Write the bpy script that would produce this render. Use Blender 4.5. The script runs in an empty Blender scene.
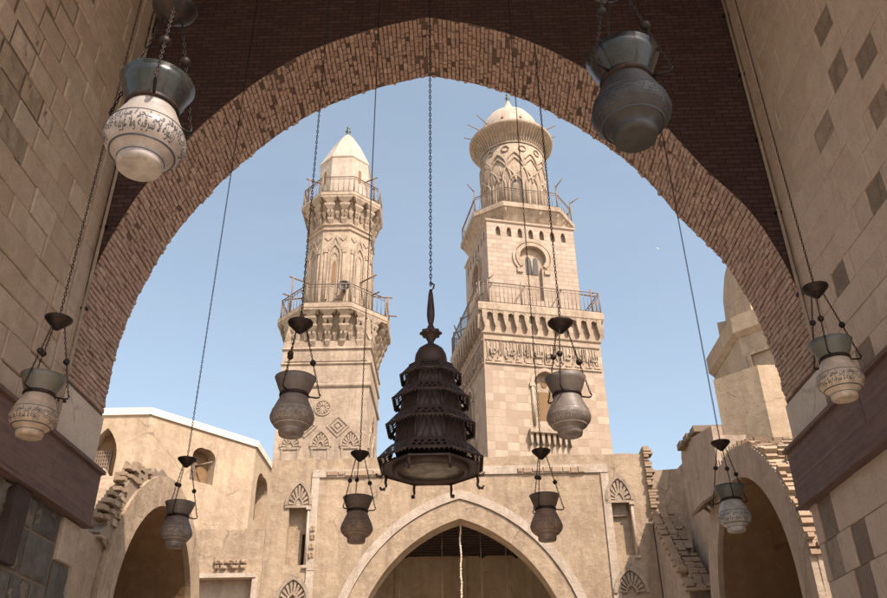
import bpy, bmesh, math, random
from mathutils import Vector, Matrix
from mathutils.geometry import tessellate_polygon
R = math.radians; PI = math.pi
rnd = random.Random(7)
scene = bpy.context.scene
COL = scene.collection

# ------------------------------------------------------------------ camera
F = 818.0
def _n(v): return Vector(v).normalized()
zc = _n((-15.5/F, 1409/F, 1.0))
yc = Vector((21.5/F, -475/F, 1.0)); yc = (yc - zc*yc.dot(zc)).normalized()
xc = yc.cross(zc)
if xc.x < 0: xc = -xc
CAM = Vector((0, 0, 1.6))
def ray(px, py):
    c = Vector(((px-443.5)/F, -(py-299)/F, 1.0))
    return Vector((xc.dot(c), yc.dot(c), zc.dot(c)))
def at_y(px, py, Y):
    d = ray(px, py); return CAM + d*(Y/d.y)
def at_x(px, py, X):
    d = ray(px, py); return CAM + d*(X/d.x)
cam_d = bpy.data.cameras.new('camera'); cam = bpy.data.objects.new('camera', cam_d); COL.objects.link(cam)
cx_ = Vector((xc.x, yc.x, zc.x)); cy_ = Vector((xc.y, yc.y, zc.y)); cz_ = -Vector((xc.z, yc.z, zc.z))
mw = Matrix((cx_, cy_, cz_)).transposed().to_4x4(); mw.translation = CAM
cam.matrix_world = mw
cam_d.sensor_width = 36; cam_d.lens = 36*F/887.0; cam_d.clip_end = 6000; cam_d.clip_start = 0.05
scene.camera = cam

# ------------------------------------------------------------------ light
EL, AZ = R(50), R(38)
S = Vector((math.sin(AZ)*math.cos(EL), -math.cos(AZ)*math.cos(EL), math.sin(EL)))
world = bpy.data.worlds.new('World'); scene.world = world; world.use_nodes = True
nt = world.node_tree
sky = nt.nodes.new('ShaderNodeTexSky'); sky.sky_type = 'NISHITA'; sky.sun_disc = False
sky.sun_elevation = EL; sky.sun_rotation = math.atan2(S.x, S.y)
sky.air_density = 1.0; sky.dust_density = 3.0; sky.ozone_density = 1.0
bg = nt.nodes['Background']; bg.inputs['Strength'].default_value = 0.0665
hs = nt.nodes.new('ShaderNodeHueSaturation'); hs.inputs['Saturation'].default_value = .74; hs.inputs['Hue'].default_value = .486
nt.links.new(sky.outputs[0], hs.inputs['Color']); tcs = nt.nodes.new('ShaderNodeTexCoord'); mps = nt.nodes.new('ShaderNodeMapping'); mps.inputs['Scale'].default_value = (1.2, 1.2, 4.5); mps.inputs['Rotation'].default_value = (0, .25, .4)
ns = nt.nodes.new('ShaderNodeTexNoise'); ns.inputs['Scale'].default_value = 1.6; ns.inputs['Detail'].default_value = 6; ns.inputs['Roughness'].default_value = .55
rs_ = nt.nodes.new('ShaderNodeValToRGB'); rs_.color_ramp.elements[0].position = .42; rs_.color_ramp.elements[1].position = .75; rs_.color_ramp.elements[1].color = (.22, .22, .22, 1)
mxs = nt.nodes.new('ShaderNodeMix'); mxs.data_type = 'RGBA'; mxs.inputs[7].default_value = (2.3, 2.6, 2.9, 1)
nt.links.new(tcs.outputs['Generated'], mps.inputs[0]); nt.links.new(mps.outputs[0], ns.inputs['Vector']); nt.links.new(ns.outputs['Fac'], rs_.inputs[0]); nt.links.new(rs_.outputs[0], mxs.inputs[0])
nt.links.new(hs.outputs[0], mxs.inputs[6]); nt.links.new(mxs.outputs[2], bg.inputs[0])
sd = bpy.data.lights.new('sun', 'SUN'); sd.energy = 2.0; sd.angle = R(0.53); sd.color = (1.0, 0.885, 0.76)
so = bpy.data.objects.new('sun', sd); COL.objects.link(so)
so.rotation_euler = (-S).to_track_quat('-Z', 'Y').to_euler()
scene.view_settings.view_transform = 'Standard'; scene.view_settings.look = 'None'
scene.view_settings.exposure = 1.98; scene.view_settings.gamma = 1.0
scene.view_settings.use_curve_mapping = False

# ------------------------------------------------------------------ materials
def mix_col(a, b, f): return tuple(a[i]*(1-f)+b[i]*f for i in range(3))
class NT:
    def __init__(s, name):
        s.m = bpy.data.materials.new(name); s.m.use_nodes = True; s.t = s.m.node_tree
        s.b = s.t.nodes['Principled BSDF']
        s.tc = s.t.nodes.new('ShaderNodeTexCoord')
    def n(s, typ, **k):
        n = s.t.nodes.new(typ)
        for a, v in k.items(): setattr(n, a, v)
        return n
    def l(s, a, b): s.t.links.new(a, b)
    def map(s, scale=(1, 1, 1), rot=(0, 0, 0)):
        m = s.n('ShaderNodeMapping'); m.inputs['Scale'].default_value = scale; m.inputs['Rotation'].default_value = rot
        s.l(s.tc.outputs['Object'], m.inputs[0]); return m.outputs[0]
    def noise(s, scale, detail=6, rough=.6, vec=None, dist=0):
        n = s.n('ShaderNodeTexNoise'); n.inputs['Scale'].default_value = scale; n.inputs['Detail'].default_value = detail
        n.inputs['Roughness'].default_value = rough; n.inputs['Distortion'].default_value = dist
        s.l(vec if vec else s.tc.outputs['Object'], n.inputs['Vector']); return n.outputs['Fac']
    def ramp(s, fac, stops):
        r = s.n('ShaderNodeValToRGB'); e = r.color_ramp.elements
        while len(e) < len(stops): e.new(0.5)
        for i, (p, c) in enumerate(stops):
            e[i].position = p; e[i].color = (c, c, c, 1) if not hasattr(c, '__len__') else (*c, 1)
        s.l(fac, r.inputs[0]); return r.outputs[0]
    def mix(s, f, a, b, mode='MIX'):
        m = s.n('ShaderNodeMix', data_type='RGBA', blend_type=mode)
        for v, i in ((f, 0), (a, 6), (b, 7)):
            if hasattr(v, 'is_output'): s.l(v, m.inputs[i])
            elif i == 0: m.inputs[0].default_value = v
            else: m.inputs[i].default_value = (*v, 1) if len(v) == 3 else v
        return m.outputs[2]
    def math(s, op, a, b=0.0):
        m = s.n('ShaderNodeMath', operation=op)
        for v, i in ((a, 0), (b, 1)):
            if hasattr(v, 'is_output'): s.l(v, m.inputs[i])
            else: m.inputs[i].default_value = v
        return m.outputs[0]
    def island(s): return s.n('ShaderNodeNewGeometry').outputs['Random Per Island']
    def bump(s, pairs):
        prev = None
        for h, st, d in pairs:
            b = s.n('ShaderNodeBump'); b.inputs['Strength'].default_value = st; b.inputs['Distance'].default_value = d
            s.l(h, b.inputs['Height'])
            if prev: s.l(prev, b.inputs['Normal'])
            prev = b.outputs[0]
        s.l(prev, s.b.inputs['Normal'])
    def done(s, col, rough=.9, metal=0, spec=.25):
        if hasattr(col, 'is_output'): s.l(col, s.b.inputs['Base Color'])
        else: s.b.inputs['Base Color'].default_value = (*col, 1)
        s.b.inputs['Roughness'].default_value = rough; s.b.inputs['Metallic'].default_value = metal
        s.b.inputs['Specular IOR Level'].default_value = spec
        return s.m

def plaster(name, c, dark, pale, stain=.5, bumps=.5, sc=1.0):
    k = NT(name)
    a = k.noise(.55*sc, 8, .65); b = k.noise(3.2*sc, 8, .7); f = k.noise(26*sc, 5, .7)
    v = k.noise(1.3*sc, 7, .65, k.map((1.6, 1.6, .22)))
    col = k.mix(k.ramp(a, [(.35, 0), (.68, 1)]), c, mix_col(c, dark, .75))
    col = k.mix(k.ramp(v, [(.45, 0), (.68, stain)]), col, dark)
    col = k.mix(k.ramp(b, [(.48, 0), (.72, .6)]), col, pale)
    col = k.mix(k.ramp(k.noise(6*sc, 7, .72, dist=.8), [(.52, 0), (.72, .4)]), col, mix_col(dark, (.1, .07, .05), .3))
    col = k.mix(k.ramp(f, [(.35, .22), (.6, 0)]), col, mix_col(dark, (.1, .07, .05), .5))
    vo = k.n('ShaderNodeTexVoronoi', feature='DISTANCE_TO_EDGE'); vo.inputs['Scale'].default_value = .55*sc
    wv = k.n('ShaderNodeMix', data_type='VECTOR'); wv.inputs[0].default_value = .2; nv = k.n('ShaderNodeTexNoise'); nv.inputs['Scale'].default_value = 2.5*sc; nv.inputs['Detail'].default_value = 6
    k.l(k.tc.outputs['Object'], nv.inputs['Vector']); k.l(k.tc.outputs['Object'], wv.inputs[4]); k.l(nv.outputs['Color'], wv.inputs[5]); k.l(wv.outputs[1], vo.inputs['Vector'])
    cr = k.math('MULTIPLY', k.ramp(vo.outputs['Distance'], [(0, 1), (.012, 0)]), k.ramp(k.noise(.9*sc, 3), [(.5, 0), (.6, .7)]))
    col = k.mix(cr, col, mix_col(dark, (.05, .04, .03), .6))
    k.bump([(b, bumps*.7, .08), (f, bumps*.6, .02), (k.noise(90, 3), bumps*.3, .004)])
    return k.done(col, .93)
def blocks(name, cols, edge, bumps=.5, sc=1.0):
    k = NT(name)
    i = k.island(); n = len(cols)
    col = k.ramp(i, [((j+.5)/n, c) for j, c in enumerate(cols)])
    b = k.noise(4*sc, 8, .7); f = k.noise(30*sc, 6, .75); g = k.noise(.8, 5, .6)
    col = k.mix(k.ramp(b, [(.42, .0), (.7, .55)]), col, edge)
    col = k.mix(k.ramp(f, [(.3, .4), (.52, 0)]), col, mix_col(edge, (.05, .04, .03), .5))
    col = k.mix(k.ramp(g, [(.4, 0), (.7, .4)]), col, mix_col(edge, cols[0], .5))
    k.bump([(b, bumps*.6, .04), (f, bumps*.6, .012), (k.noise(120, 3), bumps*.3, .003)])
    return k.done(col, .92)
def coursed(name, c1, c2, mort, w, h, checker=0, msize=.012, bumps=.4):
    k = NT(name)
    sp = k.n('ShaderNodeSeparateXYZ'); k.l(k.tc.outputs['Object'], sp.inputs[0])
    u = k.math('ADD', sp.outputs[0], sp.outputs[1])
    cb = k.n('ShaderNodeCombineXYZ'); k.l(u, cb.inputs[0]); k.l(sp.outputs[2], cb.inputs[1])
    t = k.n('ShaderNodeTexBrick'); t.offset = .5
    t.inputs['Color1'].default_value = (*c1, 1); t.inputs['Color2'].default_value = (*c2, 1); t.inputs['Mortar'].default_value = (*mort, 1)
    t.inputs['Scale'].default_value = 1; t.inputs['Mortar Size'].default_value = msize; t.inputs['Mortar Smooth'].default_value = .4
    t.inputs['Brick Width'].default_value = w; t.inputs['Row Height'].default_value = h; t.inputs['Bias'].default_value = -.1
    k.l(cb.outputs[0], t.inputs['Vector'])
    col = t.outputs['Color']
    if checker:
        ck = k.n('ShaderNodeTexChecker'); ck.inputs['Scale'].default_value = 1
        mp = k.n('ShaderNodeMapping'); mp.inputs['Scale'].default_value = (1/w, 1/h, 0); mp.inputs['Location'].default_value = (0, 0, .5)
        k.l(cb.outputs[0], mp.inputs[0]); k.l(mp.outputs[0], ck.inputs['Vector'])
        wob = k.noise(1.1, 3)
        fac = k.math('MULTIPLY', ck.outputs['Fac'], k.ramp(wob, [(.35, .25), (.65, checker)]))
        col = k.mix(fac, col, c2)
    b = k.noise(2.0, 8, .7); f = k.noise(24, 5, .7)
    v = k.noise(1.0, 6, .6, k.map((1.4, 1.4, .2)))
    col = k.mix(k.ramp(b, [(.45, 0), (.72, .45)]), col, mort)
    col = k.mix(k.ramp(v, [(.5, 0), (.75, .35)]), col, mix_col(mort, (.1, .08, .06), .3))
    col = k.mix(k.ramp(f, [(.3, .3), (.5, 0)]), col, mix_col(mort, (.05, .04, .03), .4))
    inv = k.math('SUBTRACT', 1.0, t.outputs['Fac'])
    k.bump([(inv, .5, .03), (b, bumps*.6, .05), (f, bumps*.5, .015)])
    return k.done(col, .92)
def timber(name, c, d, axis='y'):
    k = NT(name)
    sc = {'y': (14, .7, 14), 'x': (.7, 14, 14), 'z': (14, 14, .7)}[axis]
    g = k.noise(1.5, 8, .65, k.map(sc), .6); f = k.noise(6, 6); q = k.noise(1.2, 4)
    col = k.mix(k.ramp(g, [(.3, 0), (.7, 1)]), c, d)
    col = k.mix(k.ramp(f, [(.5, 0), (.75, .45)]), col, mix_col(d, (.02, .015, .015), .5))
    col = k.mix(k.ramp(q, [(.5, 0), (.7, .35)]), col, mix_col(c, (.2, .16, .14), .35))
    k.bump([(g, .45, .012), (f, .3, .01)])
    return k.done(col, .75, 0, .3)
def metal(name, c, rough=.55, m=.6, rust=(.05, .025, .015)):
    k = NT(name)
    n = k.noise(18, 6, .7); f = k.noise(70, 4)
    col = k.mix(k.ramp(n, [(.4, 0), (.65, .8)]), c, rust)
    k.bump([(n, .3, .006), (f, .35, .003)])
    return k.done(col, rough, m, .4)
def glaze(name, c, d, rough=.35, rim=None, sc=9):
    k = NT(name)
    n = k.noise(sc, 7, .68); f = k.noise(55, 4); v = k.noise(5, 5, .6, k.map((2, 2, .4)))
    col = k.mix(k.ramp(n, [(.38, 0), (.66, 1)]), c, d)
    col = k.mix(k.ramp(v, [(.5, 0), (.7, .5)]), col, mix_col(d, (.03, .025, .02), .35))
    col = k.mix(k.ramp(f, [(.3, .35), (.45, 0)]), col, mix_col(d, (.02, .02, .02), .5))
    k.bump([(n, .2, .006), (f, .2, .002)])
    rr = k.ramp(n, [(.35, rough), (.7, min(1, rough+.3))]); k.l(rr, k.b.inputs['Roughness'])
    m = k.done(col, rough, 0, .45); k.l(rr, k.b.inputs['Roughness']); return m

M = {}
M['plaster'] = plaster('sunny_plaster', (.40, .295, .2), (.2, .14, .095), (.50, .39, .29), .8, .9)
M['plaster_hall'] = plaster('hall_plaster', (.44, .333, .225), (.28, .2, .135), (.50, .4, .3), .7, .7)
M['plaster_pale'] = plaster('pale_limestone', (.47, .385, .31), (.29, .22, .165), (.54, .455, .38), .7, .7, 1.6)
M['plaster_grey'] = plaster('greyish_plaster', (.38, .288, .215), (.22, .162, .122), (.45, .36, .28), .7, .8)
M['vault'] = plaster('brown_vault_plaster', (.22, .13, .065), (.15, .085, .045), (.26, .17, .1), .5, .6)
M['white'] = plaster('whitewashed_coping', (0.624, 0.576, 0.512), (0.440, 0.376, 0.304), (0.656, 0.624, 0.576), .25, .3)
M['min_plaster'] = plaster('minaret_plaster', (.41, .318, .235), (.22, .163, .12), (.48, .39, .305), .9, .8, 1.3)
M['min_pale'] = plaster('minaret_cap_plaster', (.46, .385, .32), (.28, .22, .17), (.53, .46, .39), .7, .6, 1.5)
M['min_carved'] = plaster('carved_stone', (.38, .292, .215), (.2, .148, .108), (.45, .36, .28), .85, .9, 1.8)
M['min_check'] = coursed('checkered_ashlar', (.40, .312, .235), (.285, .207, .15), (.29, .222, .168), .74, .52, .95)
M['min_ashlar'] = coursed('coursed_ashlar', (.39, .305, .24), (.30, .227, .175), (.255, .193, .147), .72, .36, 0, .018)
M['ashlar_l'] = blocks('tan_ashlar', [(.43, .325, .25), (.49, .385, .30), (.455, .345, .262), (.53, .425, .34), (.41, .3, .222), (.51, .395, .31), (.47, .38, .305)], (.29, .21, .158), 1.4)
M['ashlar_r'] = blocks('pinkish_ashlar', [(.52, .405, .325), (.56, .445, .355), (.53, .41, .328), (.58, .46, .375), (.505, .385, .31), (.55, .42, .33)], (.37, .277, .218), 1.2)
M['weathered'] = blocks('weathered_stone', [(.38, .29, .225), (.31, .24, .188), (.26, .2, .158), (.41, .315, .24)], (.14, .108, .085), 1.8)
M['rubble'] = blocks('dark_rough_stone', [(.13, .115, .105), (.165, .145, .125), (.105, .092, .085), (.185, .16, .135)], (.06, .052, .047), 1.4)
M['jamb'] = plaster('smooth_jamb_stone', (.62, .52, .44), (.45, .37, .3), (.66, .57, .49), .5, .5)
M['weathered_l'] = blocks('eroded_stone', [(.33, .26, .19), (.28, .22, .165), (.37, .28, .2)], (.17, .13, .1), 1.3)
M['mortar'] = plaster('old_mortar', (.24, .18, .135), (.17, .125, .095), (.3, .235, .18), .4, .8)
M['mortar_r'] = plaster('fine_mortar', (0.270, 0.203, 0.149), (0.203, 0.149, 0.108), (0.311, 0.243, 0.189), .4, .8)
M['brick'] = blocks('red_brick', [(.49, .33, .265), (.56, .39, .315), (.42, .27, .215), (.52, .36, .285), (.59, .44, .355), (.46, .31, .25), (.56, .405, .325), (.37, .25, .205), (.50, .345, .29)], (.27, .185, .15), 1.8)
M['brick_tan'] = blocks('sandy_brick', [(0.288, 0.200, 0.136), (0.336, 0.240, 0.160), (0.256, 0.168, 0.112), (0.360, 0.272, 0.192)], (0.216, 0.152, 0.104), .9)
M['bed'] = plaster('brick_bedding', (.15, .1, .08), (.1, .068, .055), (.2, .14, .115), .5, .9)
M['shade_brick'] = coursed('shade_dark_brick', (.052, .028, .025), (.082, .045, .04), (.028, .017, .016), .24, .085, 0, .012, 1.0)  # dark brown brick, with the wall's shade put into its colour as well
M['beam'] = timber('weathered_brown_beam', (.17, .103, .085), (.09, .055, .047))
M['beam_x'] = timber('weathered_timber', (.2, .14, .1), (.13, .09, .065), 'x')
M['wood_dark'] = timber('dark_ceiling_timber', (.06, .035, .028), (.03, .018, .016), 'x')
M['iron'] = metal('black_iron', (.012, .011, .012))
M['rail'] = metal('grey_brown_railing', (.2, .15, .115), .7, .1, (.13, .085, .06))
M['lantern'] = metal('rusty_lantern_iron', (.042, .029, .028), .6, .25, (.07, .04, .034))
M['pipe'] = plaster('pale_conduit_paint', (.34, .28, .22), (.2, .15, .12), (.4, .34, .28), .4, .2)
M['rope'] = plaster('pale_rope', (.6, .5, .4), (.4, .3, .2), (.65, .56, .46), .4, .4)
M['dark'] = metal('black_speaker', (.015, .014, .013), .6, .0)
M['copper'] = metal('green_copper', (.08, .11, .09), .6, .4, (.05, .06, .05))
M['ground'] = plaster('paving_ground', (.58, .49, .38), (.46, .38, .29), (.62, .54, .43), .4, .4)
M['ink'] = glaze('blue_black_glaze', (.022, .026, .04), (.04, .04, .05), .4)
M['glass_pane'] = glaze('dusty_glass', (.15, .12, .09), (.07, .055, .045), .3)

# ------------------------------------------------------------------ mesh helpers
class MB:
    def __init__(s): s.v = []; s.f = []; s.mi = []; s.sm = []
    def add(s, vs, fs, mi=0, sm=False, X=None):
        o = len(s.v)
        s.v += [tuple(X @ Vector(p)) for p in vs] if X is not None else [tuple(p) for p in vs]
        s.f += [tuple(i+o for i in f) for f in fs]; s.mi += [mi]*len(fs); s.sm += [sm]*len(fs); return s
    def box(s, x0, x1, y0, y1, z0, z1, mi=0, X=None):
        v = [(x, y, z) for z in (z0, z1) for y in (y0, y1) for x in (x0, x1)]
        return s.add(v, [(0, 2, 3, 1), (4, 5, 7, 6), (0, 1, 5, 4), (2, 6, 7, 3), (0, 4, 6, 2), (1, 3, 7, 5)], mi, False, X)
    def slab(s, outer, holes=(), depth=.1, X=None, w0=0.0, mi=0):
        loops = [list(outer)] + [list(h) for h in holes]
        flat = [p for l in loops for p in l]
        tris = tessellate_polygon([[Vector((p[0], p[1], 0)) for p in l] for l in loops])
        n = len(flat); vs = [(p[0], p[1], w0) for p in flat] + [(p[0], p[1], w0+depth) for p in flat]
        fs = [tuple(t) for t in tris] + [tuple(i+n for i in t[::-1]) for t in tris]
        o = 0
        for l in loops:
            m = len(l)
            for i in range(m):
                a, b = o+i, o+(i+1) % m; fs.append((a, b, b+n, a+n))
            o += m
        return s.add(vs, fs, mi, False, X)
    def loft(s, rings, cap=(True, True), mi=0, sm=False, X=None, closed=True):
        n = len(rings[0]); vs = [p for r in rings for p in r]; fs = []
        for k in range(len(rings)-1):
            for i in range(n if closed else n-1):
                j = (i+1) % n; fs.append((k*n+i, k*n+j, (k+1)*n+j, (k+1)*n+i))
        if cap[0]: fs.append(tuple(range(n))[::-1])
        if cap[1]: fs.append(tuple((len(rings)-1)*n+i for i in range(n)))
        return s.add(vs, fs, mi, sm, X)
    def lathe(s, prof, n=24, c=(0, 0), sm=True, mi=0, X=None, cap=(True, True), rot=0.0):
        return s.loft([[(c[0]+r*math.cos(rot+2*PI*i/n), c[1]+r*math.sin(rot+2*PI*i/n), z) for i in range(n)] for r, z in prof], cap, mi, sm, X)
    def tube(s, pts, r, n=6, sm=True, mi=0, X=None):
        pts = [Vector(p) for p in pts]; rings = []
        for i, p in enumerate(pts):
            t = (pts[min(i+1, len(pts)-1)] - pts[max(i-1, 0)]).normalized()
            a = Vector((0, 0, 1)) if abs(t.z) < .9 else Vector((1, 0, 0))
            u = t.cross(a).normalized(); w = t.cross(u)
            rr = r[i] if hasattr(r, '__len__') else r
            rings.append([p+(u*math.cos(2*PI*k/n)+w*math.sin(2*PI*k/n))*rr for k in range(n)])
        return s.loft(rings, (True, True), mi, sm, X)
    def ball(s, c, r, n=10, mi=0, sz=1.0):
        return s.lathe([(max(r*math.sin(PI*i/6), .0005), c[2]-r*sz*math.cos(PI*i/6)) for i in range(7)], n, (c[0], c[1]), True, mi)
    def build(s, name, mat, parent=None, local=False, label=None):
        me = bpy.data.meshes.new(name)
        if parent is not None and not local:
            inv = WM[parent.name].inverted(); vs = [tuple(inv @ Vector(p)) for p in s.v]
        else: vs = s.v
        me.from_pydata(vs, [], s.f)
        for m in (mat if isinstance(mat, (list, tuple)) else [mat]): me.materials.append(m)
        me.polygons.foreach_set('material_index', s.mi); me.polygons.foreach_set('use_smooth', s.sm)
        bm = bmesh.new(); bm.from_mesh(me); bmesh.ops.recalc_face_normals(bm, faces=bm.faces); bm.to_mesh(me); bm.free()
        me.update()
        o = bpy.data.objects.new(name, me); COL.objects.link(o)
        if parent is not None: o.parent = parent; WM[o.name] = WM[parent.name].copy()
        else: WM[o.name] = Matrix()
        if label: o['label'] = label
        return o
WM = {}
def tag(o, label=None, cat=None, group=None, kind=None):
    for k, v in (('label', label), ('category', cat), ('group', group), ('kind', kind)):
        if v: o[k] = v
    return o
def thing(name, loc, label, cat, rz=0.0, group=None):
    o = bpy.data.objects.new(name, None); COL.objects.link(o); o.empty_display_size = .3
    o.location = loc; o.rotation_euler = (0, 0, rz)
    WM[o.name] = Matrix.Translation(Vector(loc)) @ Matrix.Rotation(rz, 4, 'Z')
    return tag(o, label, cat, group)

def facing(axis, pos):
    """maps (u, v, w): u along the wall, v up, w into the wall"""
    if axis == '-y': return Matrix(((1, 0, 0, 0), (0, 0, 1, pos), (0, 1, 0, 0), (0, 0, 0, 1)))
    if axis == '+x': return Matrix(((0, 0, -1, pos), (1, 0, 0, 0), (0, 1, 0, 0), (0, 0, 0, 1)))   # wall on the left, faces +x
    if axis == '-x': return Matrix(((0, 0, 1, pos), (1, 0, 0, 0), (0, 1, 0, 0), (0, 0, 0, 1)))    # wall on the right, faces -x
def frame3(o, u, v, w):
    return Matrix(((u[0], v[0], w[0], o[0]), (u[1], v[1], w[1], o[1]), (u[2], v[2], w[2], o[2]), (0, 0, 0, 1)))
def arch(a, z0, h, n=14, cx=0.0, base=None, stilt=0):
    """pointed arch outline, left foot to right foot; base adds straight legs down to z=base"""
    rr = (a*a+h*h)/(2*a); c = -a+rr; pts = []
    a0 = PI; a1 = PI - math.atan2(h, c) if c >= 0 else PI - math.atan2(h, c)
    a1 = math.atan2(h, -c)
    for i in range(n+1):
        t = a0+(a1-a0)*i/n; pts.append((c+rr*math.cos(t), rr*math.sin(t)))
    pts[-1] = (0, h)
    full = pts + [(-x, y) for x, y in pts[-2::-1]]
    full = [(cx+x, z0+y) for x, y in full]
    if base is not None: full = [(full[0][0], base)] + full + [(full[-1][0], base)]
    return full
def rect(x0, x1, z0, z1): return [(x0, z0), (x1, z0), (x1, z1), (x0, z1)]
def band(mb, outer, inner, depth, X, w0=0.0, mi=0):
    """strip between two open outlines with the same number of points"""
    for i in range(len(outer)-1):
        q = [outer[i], outer[i+1], inner[i+1], inner[i]]
        vs = [(p[0], p[1], w0) for p in q]+[(p[0], p[1], w0+depth) for p in q]
        mb.add(vs, [(0, 1, 2, 3), (7, 6, 5, 4), (0, 4, 5, 1), (2, 6, 7, 3), (1, 5, 6, 2), (3, 7, 4, 0)], mi, False, X)
def hood(mb, X, w, h, z, cx=0.0, t=.07, ribs=9):
    """little keel-arched hood with radiating ribs"""
    o = arch(w, z, h, 8, cx); i = arch(w*.8, z, h*.8, 8, cx)
    band(mb, o, i, t, X, -t)
    k = arch(w*.76, z, h*.76, 8, cx); m = arch(w*.34, z, h*.36, 8, cx)
    L = len(k)
    for q in range(ribs):
        f0 = (q+.16)/ribs*(L-1); f1 = (q+.74)/ribs*(L-1)
        def pt(c, f):
            a = min(int(f), L-2); r = f-a; return (c[a][0]*(1-r)+c[a+1][0]*r, c[a][1]*(1-r)+c[a+1][1]*r)
        q4 = [pt(k, f0), pt(k, f1), pt(m, f1), pt(m, f0)]
        mb.slab(q4, (), t*.7, X, -t*.7)
    j = arch(w*.2, z, h*.22, 6, cx); band(mb, m, arch(w*.24, z, h*.26, 8, cx), t*.8, X, -t*.8)
def jag(v, s): return v + rnd.uniform(-s, s)

def chain_mesh(mb, p0, p1, link=.052, r=.004, wid=.009):
    p0 = Vector(p0); p1 = Vector(p1); d = p1-p0; L = d.length; t = d.normalized()
    a = Vector((1, 0, 0)) if abs(t.x) < .8 else Vector((0, 1, 0)); u = t.cross(a).normalized(); w = t.cross(u)
    n = max(2, int(L/(link*.78)))
    for i in range(n):
        c = p0+t*(L*(i+.5)/n); e = u if i % 2 else w
        f = w if i % 2 else u; rings = []
        for k in range(8):
            an = 2*PI*k/8; cc = c+t*(math.cos(an)*link*.5)+e*(math.sin(an)*wid)
            rad = (t*math.cos(an)+e*math.sin(an))
            rings.append([cc+(rad*math.cos(b)+f*math.sin(b))*r for b in (0, PI/2, PI, 3*PI/2)])
        rings.append(rings[0]); mb.loft(rings, (False, False), 0, True)

# stone courses on a plane
def stone(mb, X, u0, u1, v0, v1, out, depth, ch, mi, rough=0.0, r=rnd):
    """one chamfered block; w = 0 is the wall plane, the block stands out by 'out'"""
    if rough <= 0:
        j = ch*.35
        fr = [(jag(u0+ch, j), jag(v0+ch, j), -out), (jag(u1-ch, j), jag(v0+ch, j), -out+jag(0, ch*.3)), (jag(u1-ch, j), jag(v1-ch, j), -out), (jag(u0+ch, j), jag(v1-ch, j), -out+jag(0, ch*.3))]
        md = [(u0, v0, -out+ch), (u1, v0, -out+ch), (u1, v1, -out+ch), (u0, v1, -out+ch)]
        bk = [(u0, v0, depth), (u1, v0, depth), (u1, v1, depth), (u0, v1, depth)]
        mb.add(fr+md+bk, [(0, 1, 2, 3)]+[(i, (i+1) % 4, (i+1) % 4+4, i+4) for i in range(4)]+[(i+4, (i+1) % 4+4, (i+1) % 4+8, i+8) for i in range(4)], mi, False, X)
    else:
        nu, nv = 9, 6; vs = []
        ph = [r.uniform(0, 9) for _ in range(4)]
        for b in range(nv+1):
            for a in range(nu+1):
                fu, fv = a/nu, b/nv; e = min(fu, 1-fu, fv, 1-fv)
                d = out*min(1, e*6)**.5
                d += rough*(.5*math.sin(5*fu+ph[0])*math.sin(4*fv+ph[1])+.35*math.sin(11*fu+ph[2]+3*fv)+r.uniform(-.45, .45))*min(1, e*9)
                vs.append((u0+(u1-u0)*fu, v0+(v1-v0)*fv, -d))
        fs = [(b*(nu+1)+a, b*(nu+1)+a+1, (b+1)*(nu+1)+a+1, (b+1)*(nu+1)+a) for b in range(nv) for a in range(nu)]
        mb.add(vs, fs, mi, True, X)
def courses(mb, X, u0, u1, v0, v1, ch_h, lens, gap, out, jit, chamf, spots=(), zones=None, rgh=.035):
    v = v0; row = 0
    while v < v1-.05:
        h = min(ch_h*rnd.uniform(.92, 1.08), v1-v)
        if v1-(v+h) < .12: h = v1-v
        u = u0 - (rnd.uniform(.1, .5) if row % 2 else 0)
        while u < u1-.03:
            L = rnd.uniform(*lens); a = max(u, u0); b = min(u+L, u1)
            if u1-b < .12: b = u1
            if b-a > .04:
                sp = any(a <= p[0] <= b and v <= p[1] <= v+h for p in spots)
                zn = zones(.5*(a+b), v+h/2) if zones else 0
                ggap = gap*(1+1.3*zn); cc = chamf*(1+1.8*zn)
                o = out+rnd.uniform(-jit, jit)*(1+1.6*zn)
                if sp and not zn and b-a > .56 and len(spots) < 30:
                    pc = [p[0] for p in spots if a <= p[0] <= b and v <= p[1] <= v+h][0]; w_ = rnd.uniform(.38, .48); c0 = min(max(pc-w_/2, a), b-w_)
                    for e0, e1, mt in ((a, c0, 0), (c0, c0+w_, 1), (c0+w_, b, 0)):
                        if e1-e0 < .05: continue
                        if mt: stone(mb, X, e0+gap, e1-gap, v+gap, v+h-gap, max(o*.3, .004), .05, chamf, 1, rgh)
                        else: stone(mb, X, e0+gap/2, e1-gap/2, v+gap/2, v+h-gap/2, o, .05, chamf, 0)
                elif sp or rnd.random() < .5*zn: stone(mb, X, a+ggap, b-ggap, v+ggap, v+h-ggap, max(o*.4, .004), .05, cc, 1 if sp else 0, rgh)
                else: stone(mb, X, a+ggap/2, b-ggap/2, v+ggap/2, v+h-ggap/2, o, .05, cc, 0)
            u += L
            if b >= u1: break
        v += h; row += 1

# ------------------------------------------------------------------ ground
g = MB(); g.add([(-900, -900, 0), (900, -900, 0), (900, 900, 0), (-900, 900, 0)], [(0, 1, 2, 3)])
tag(g.build('ground', M['ground']), kind='structure')

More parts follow.
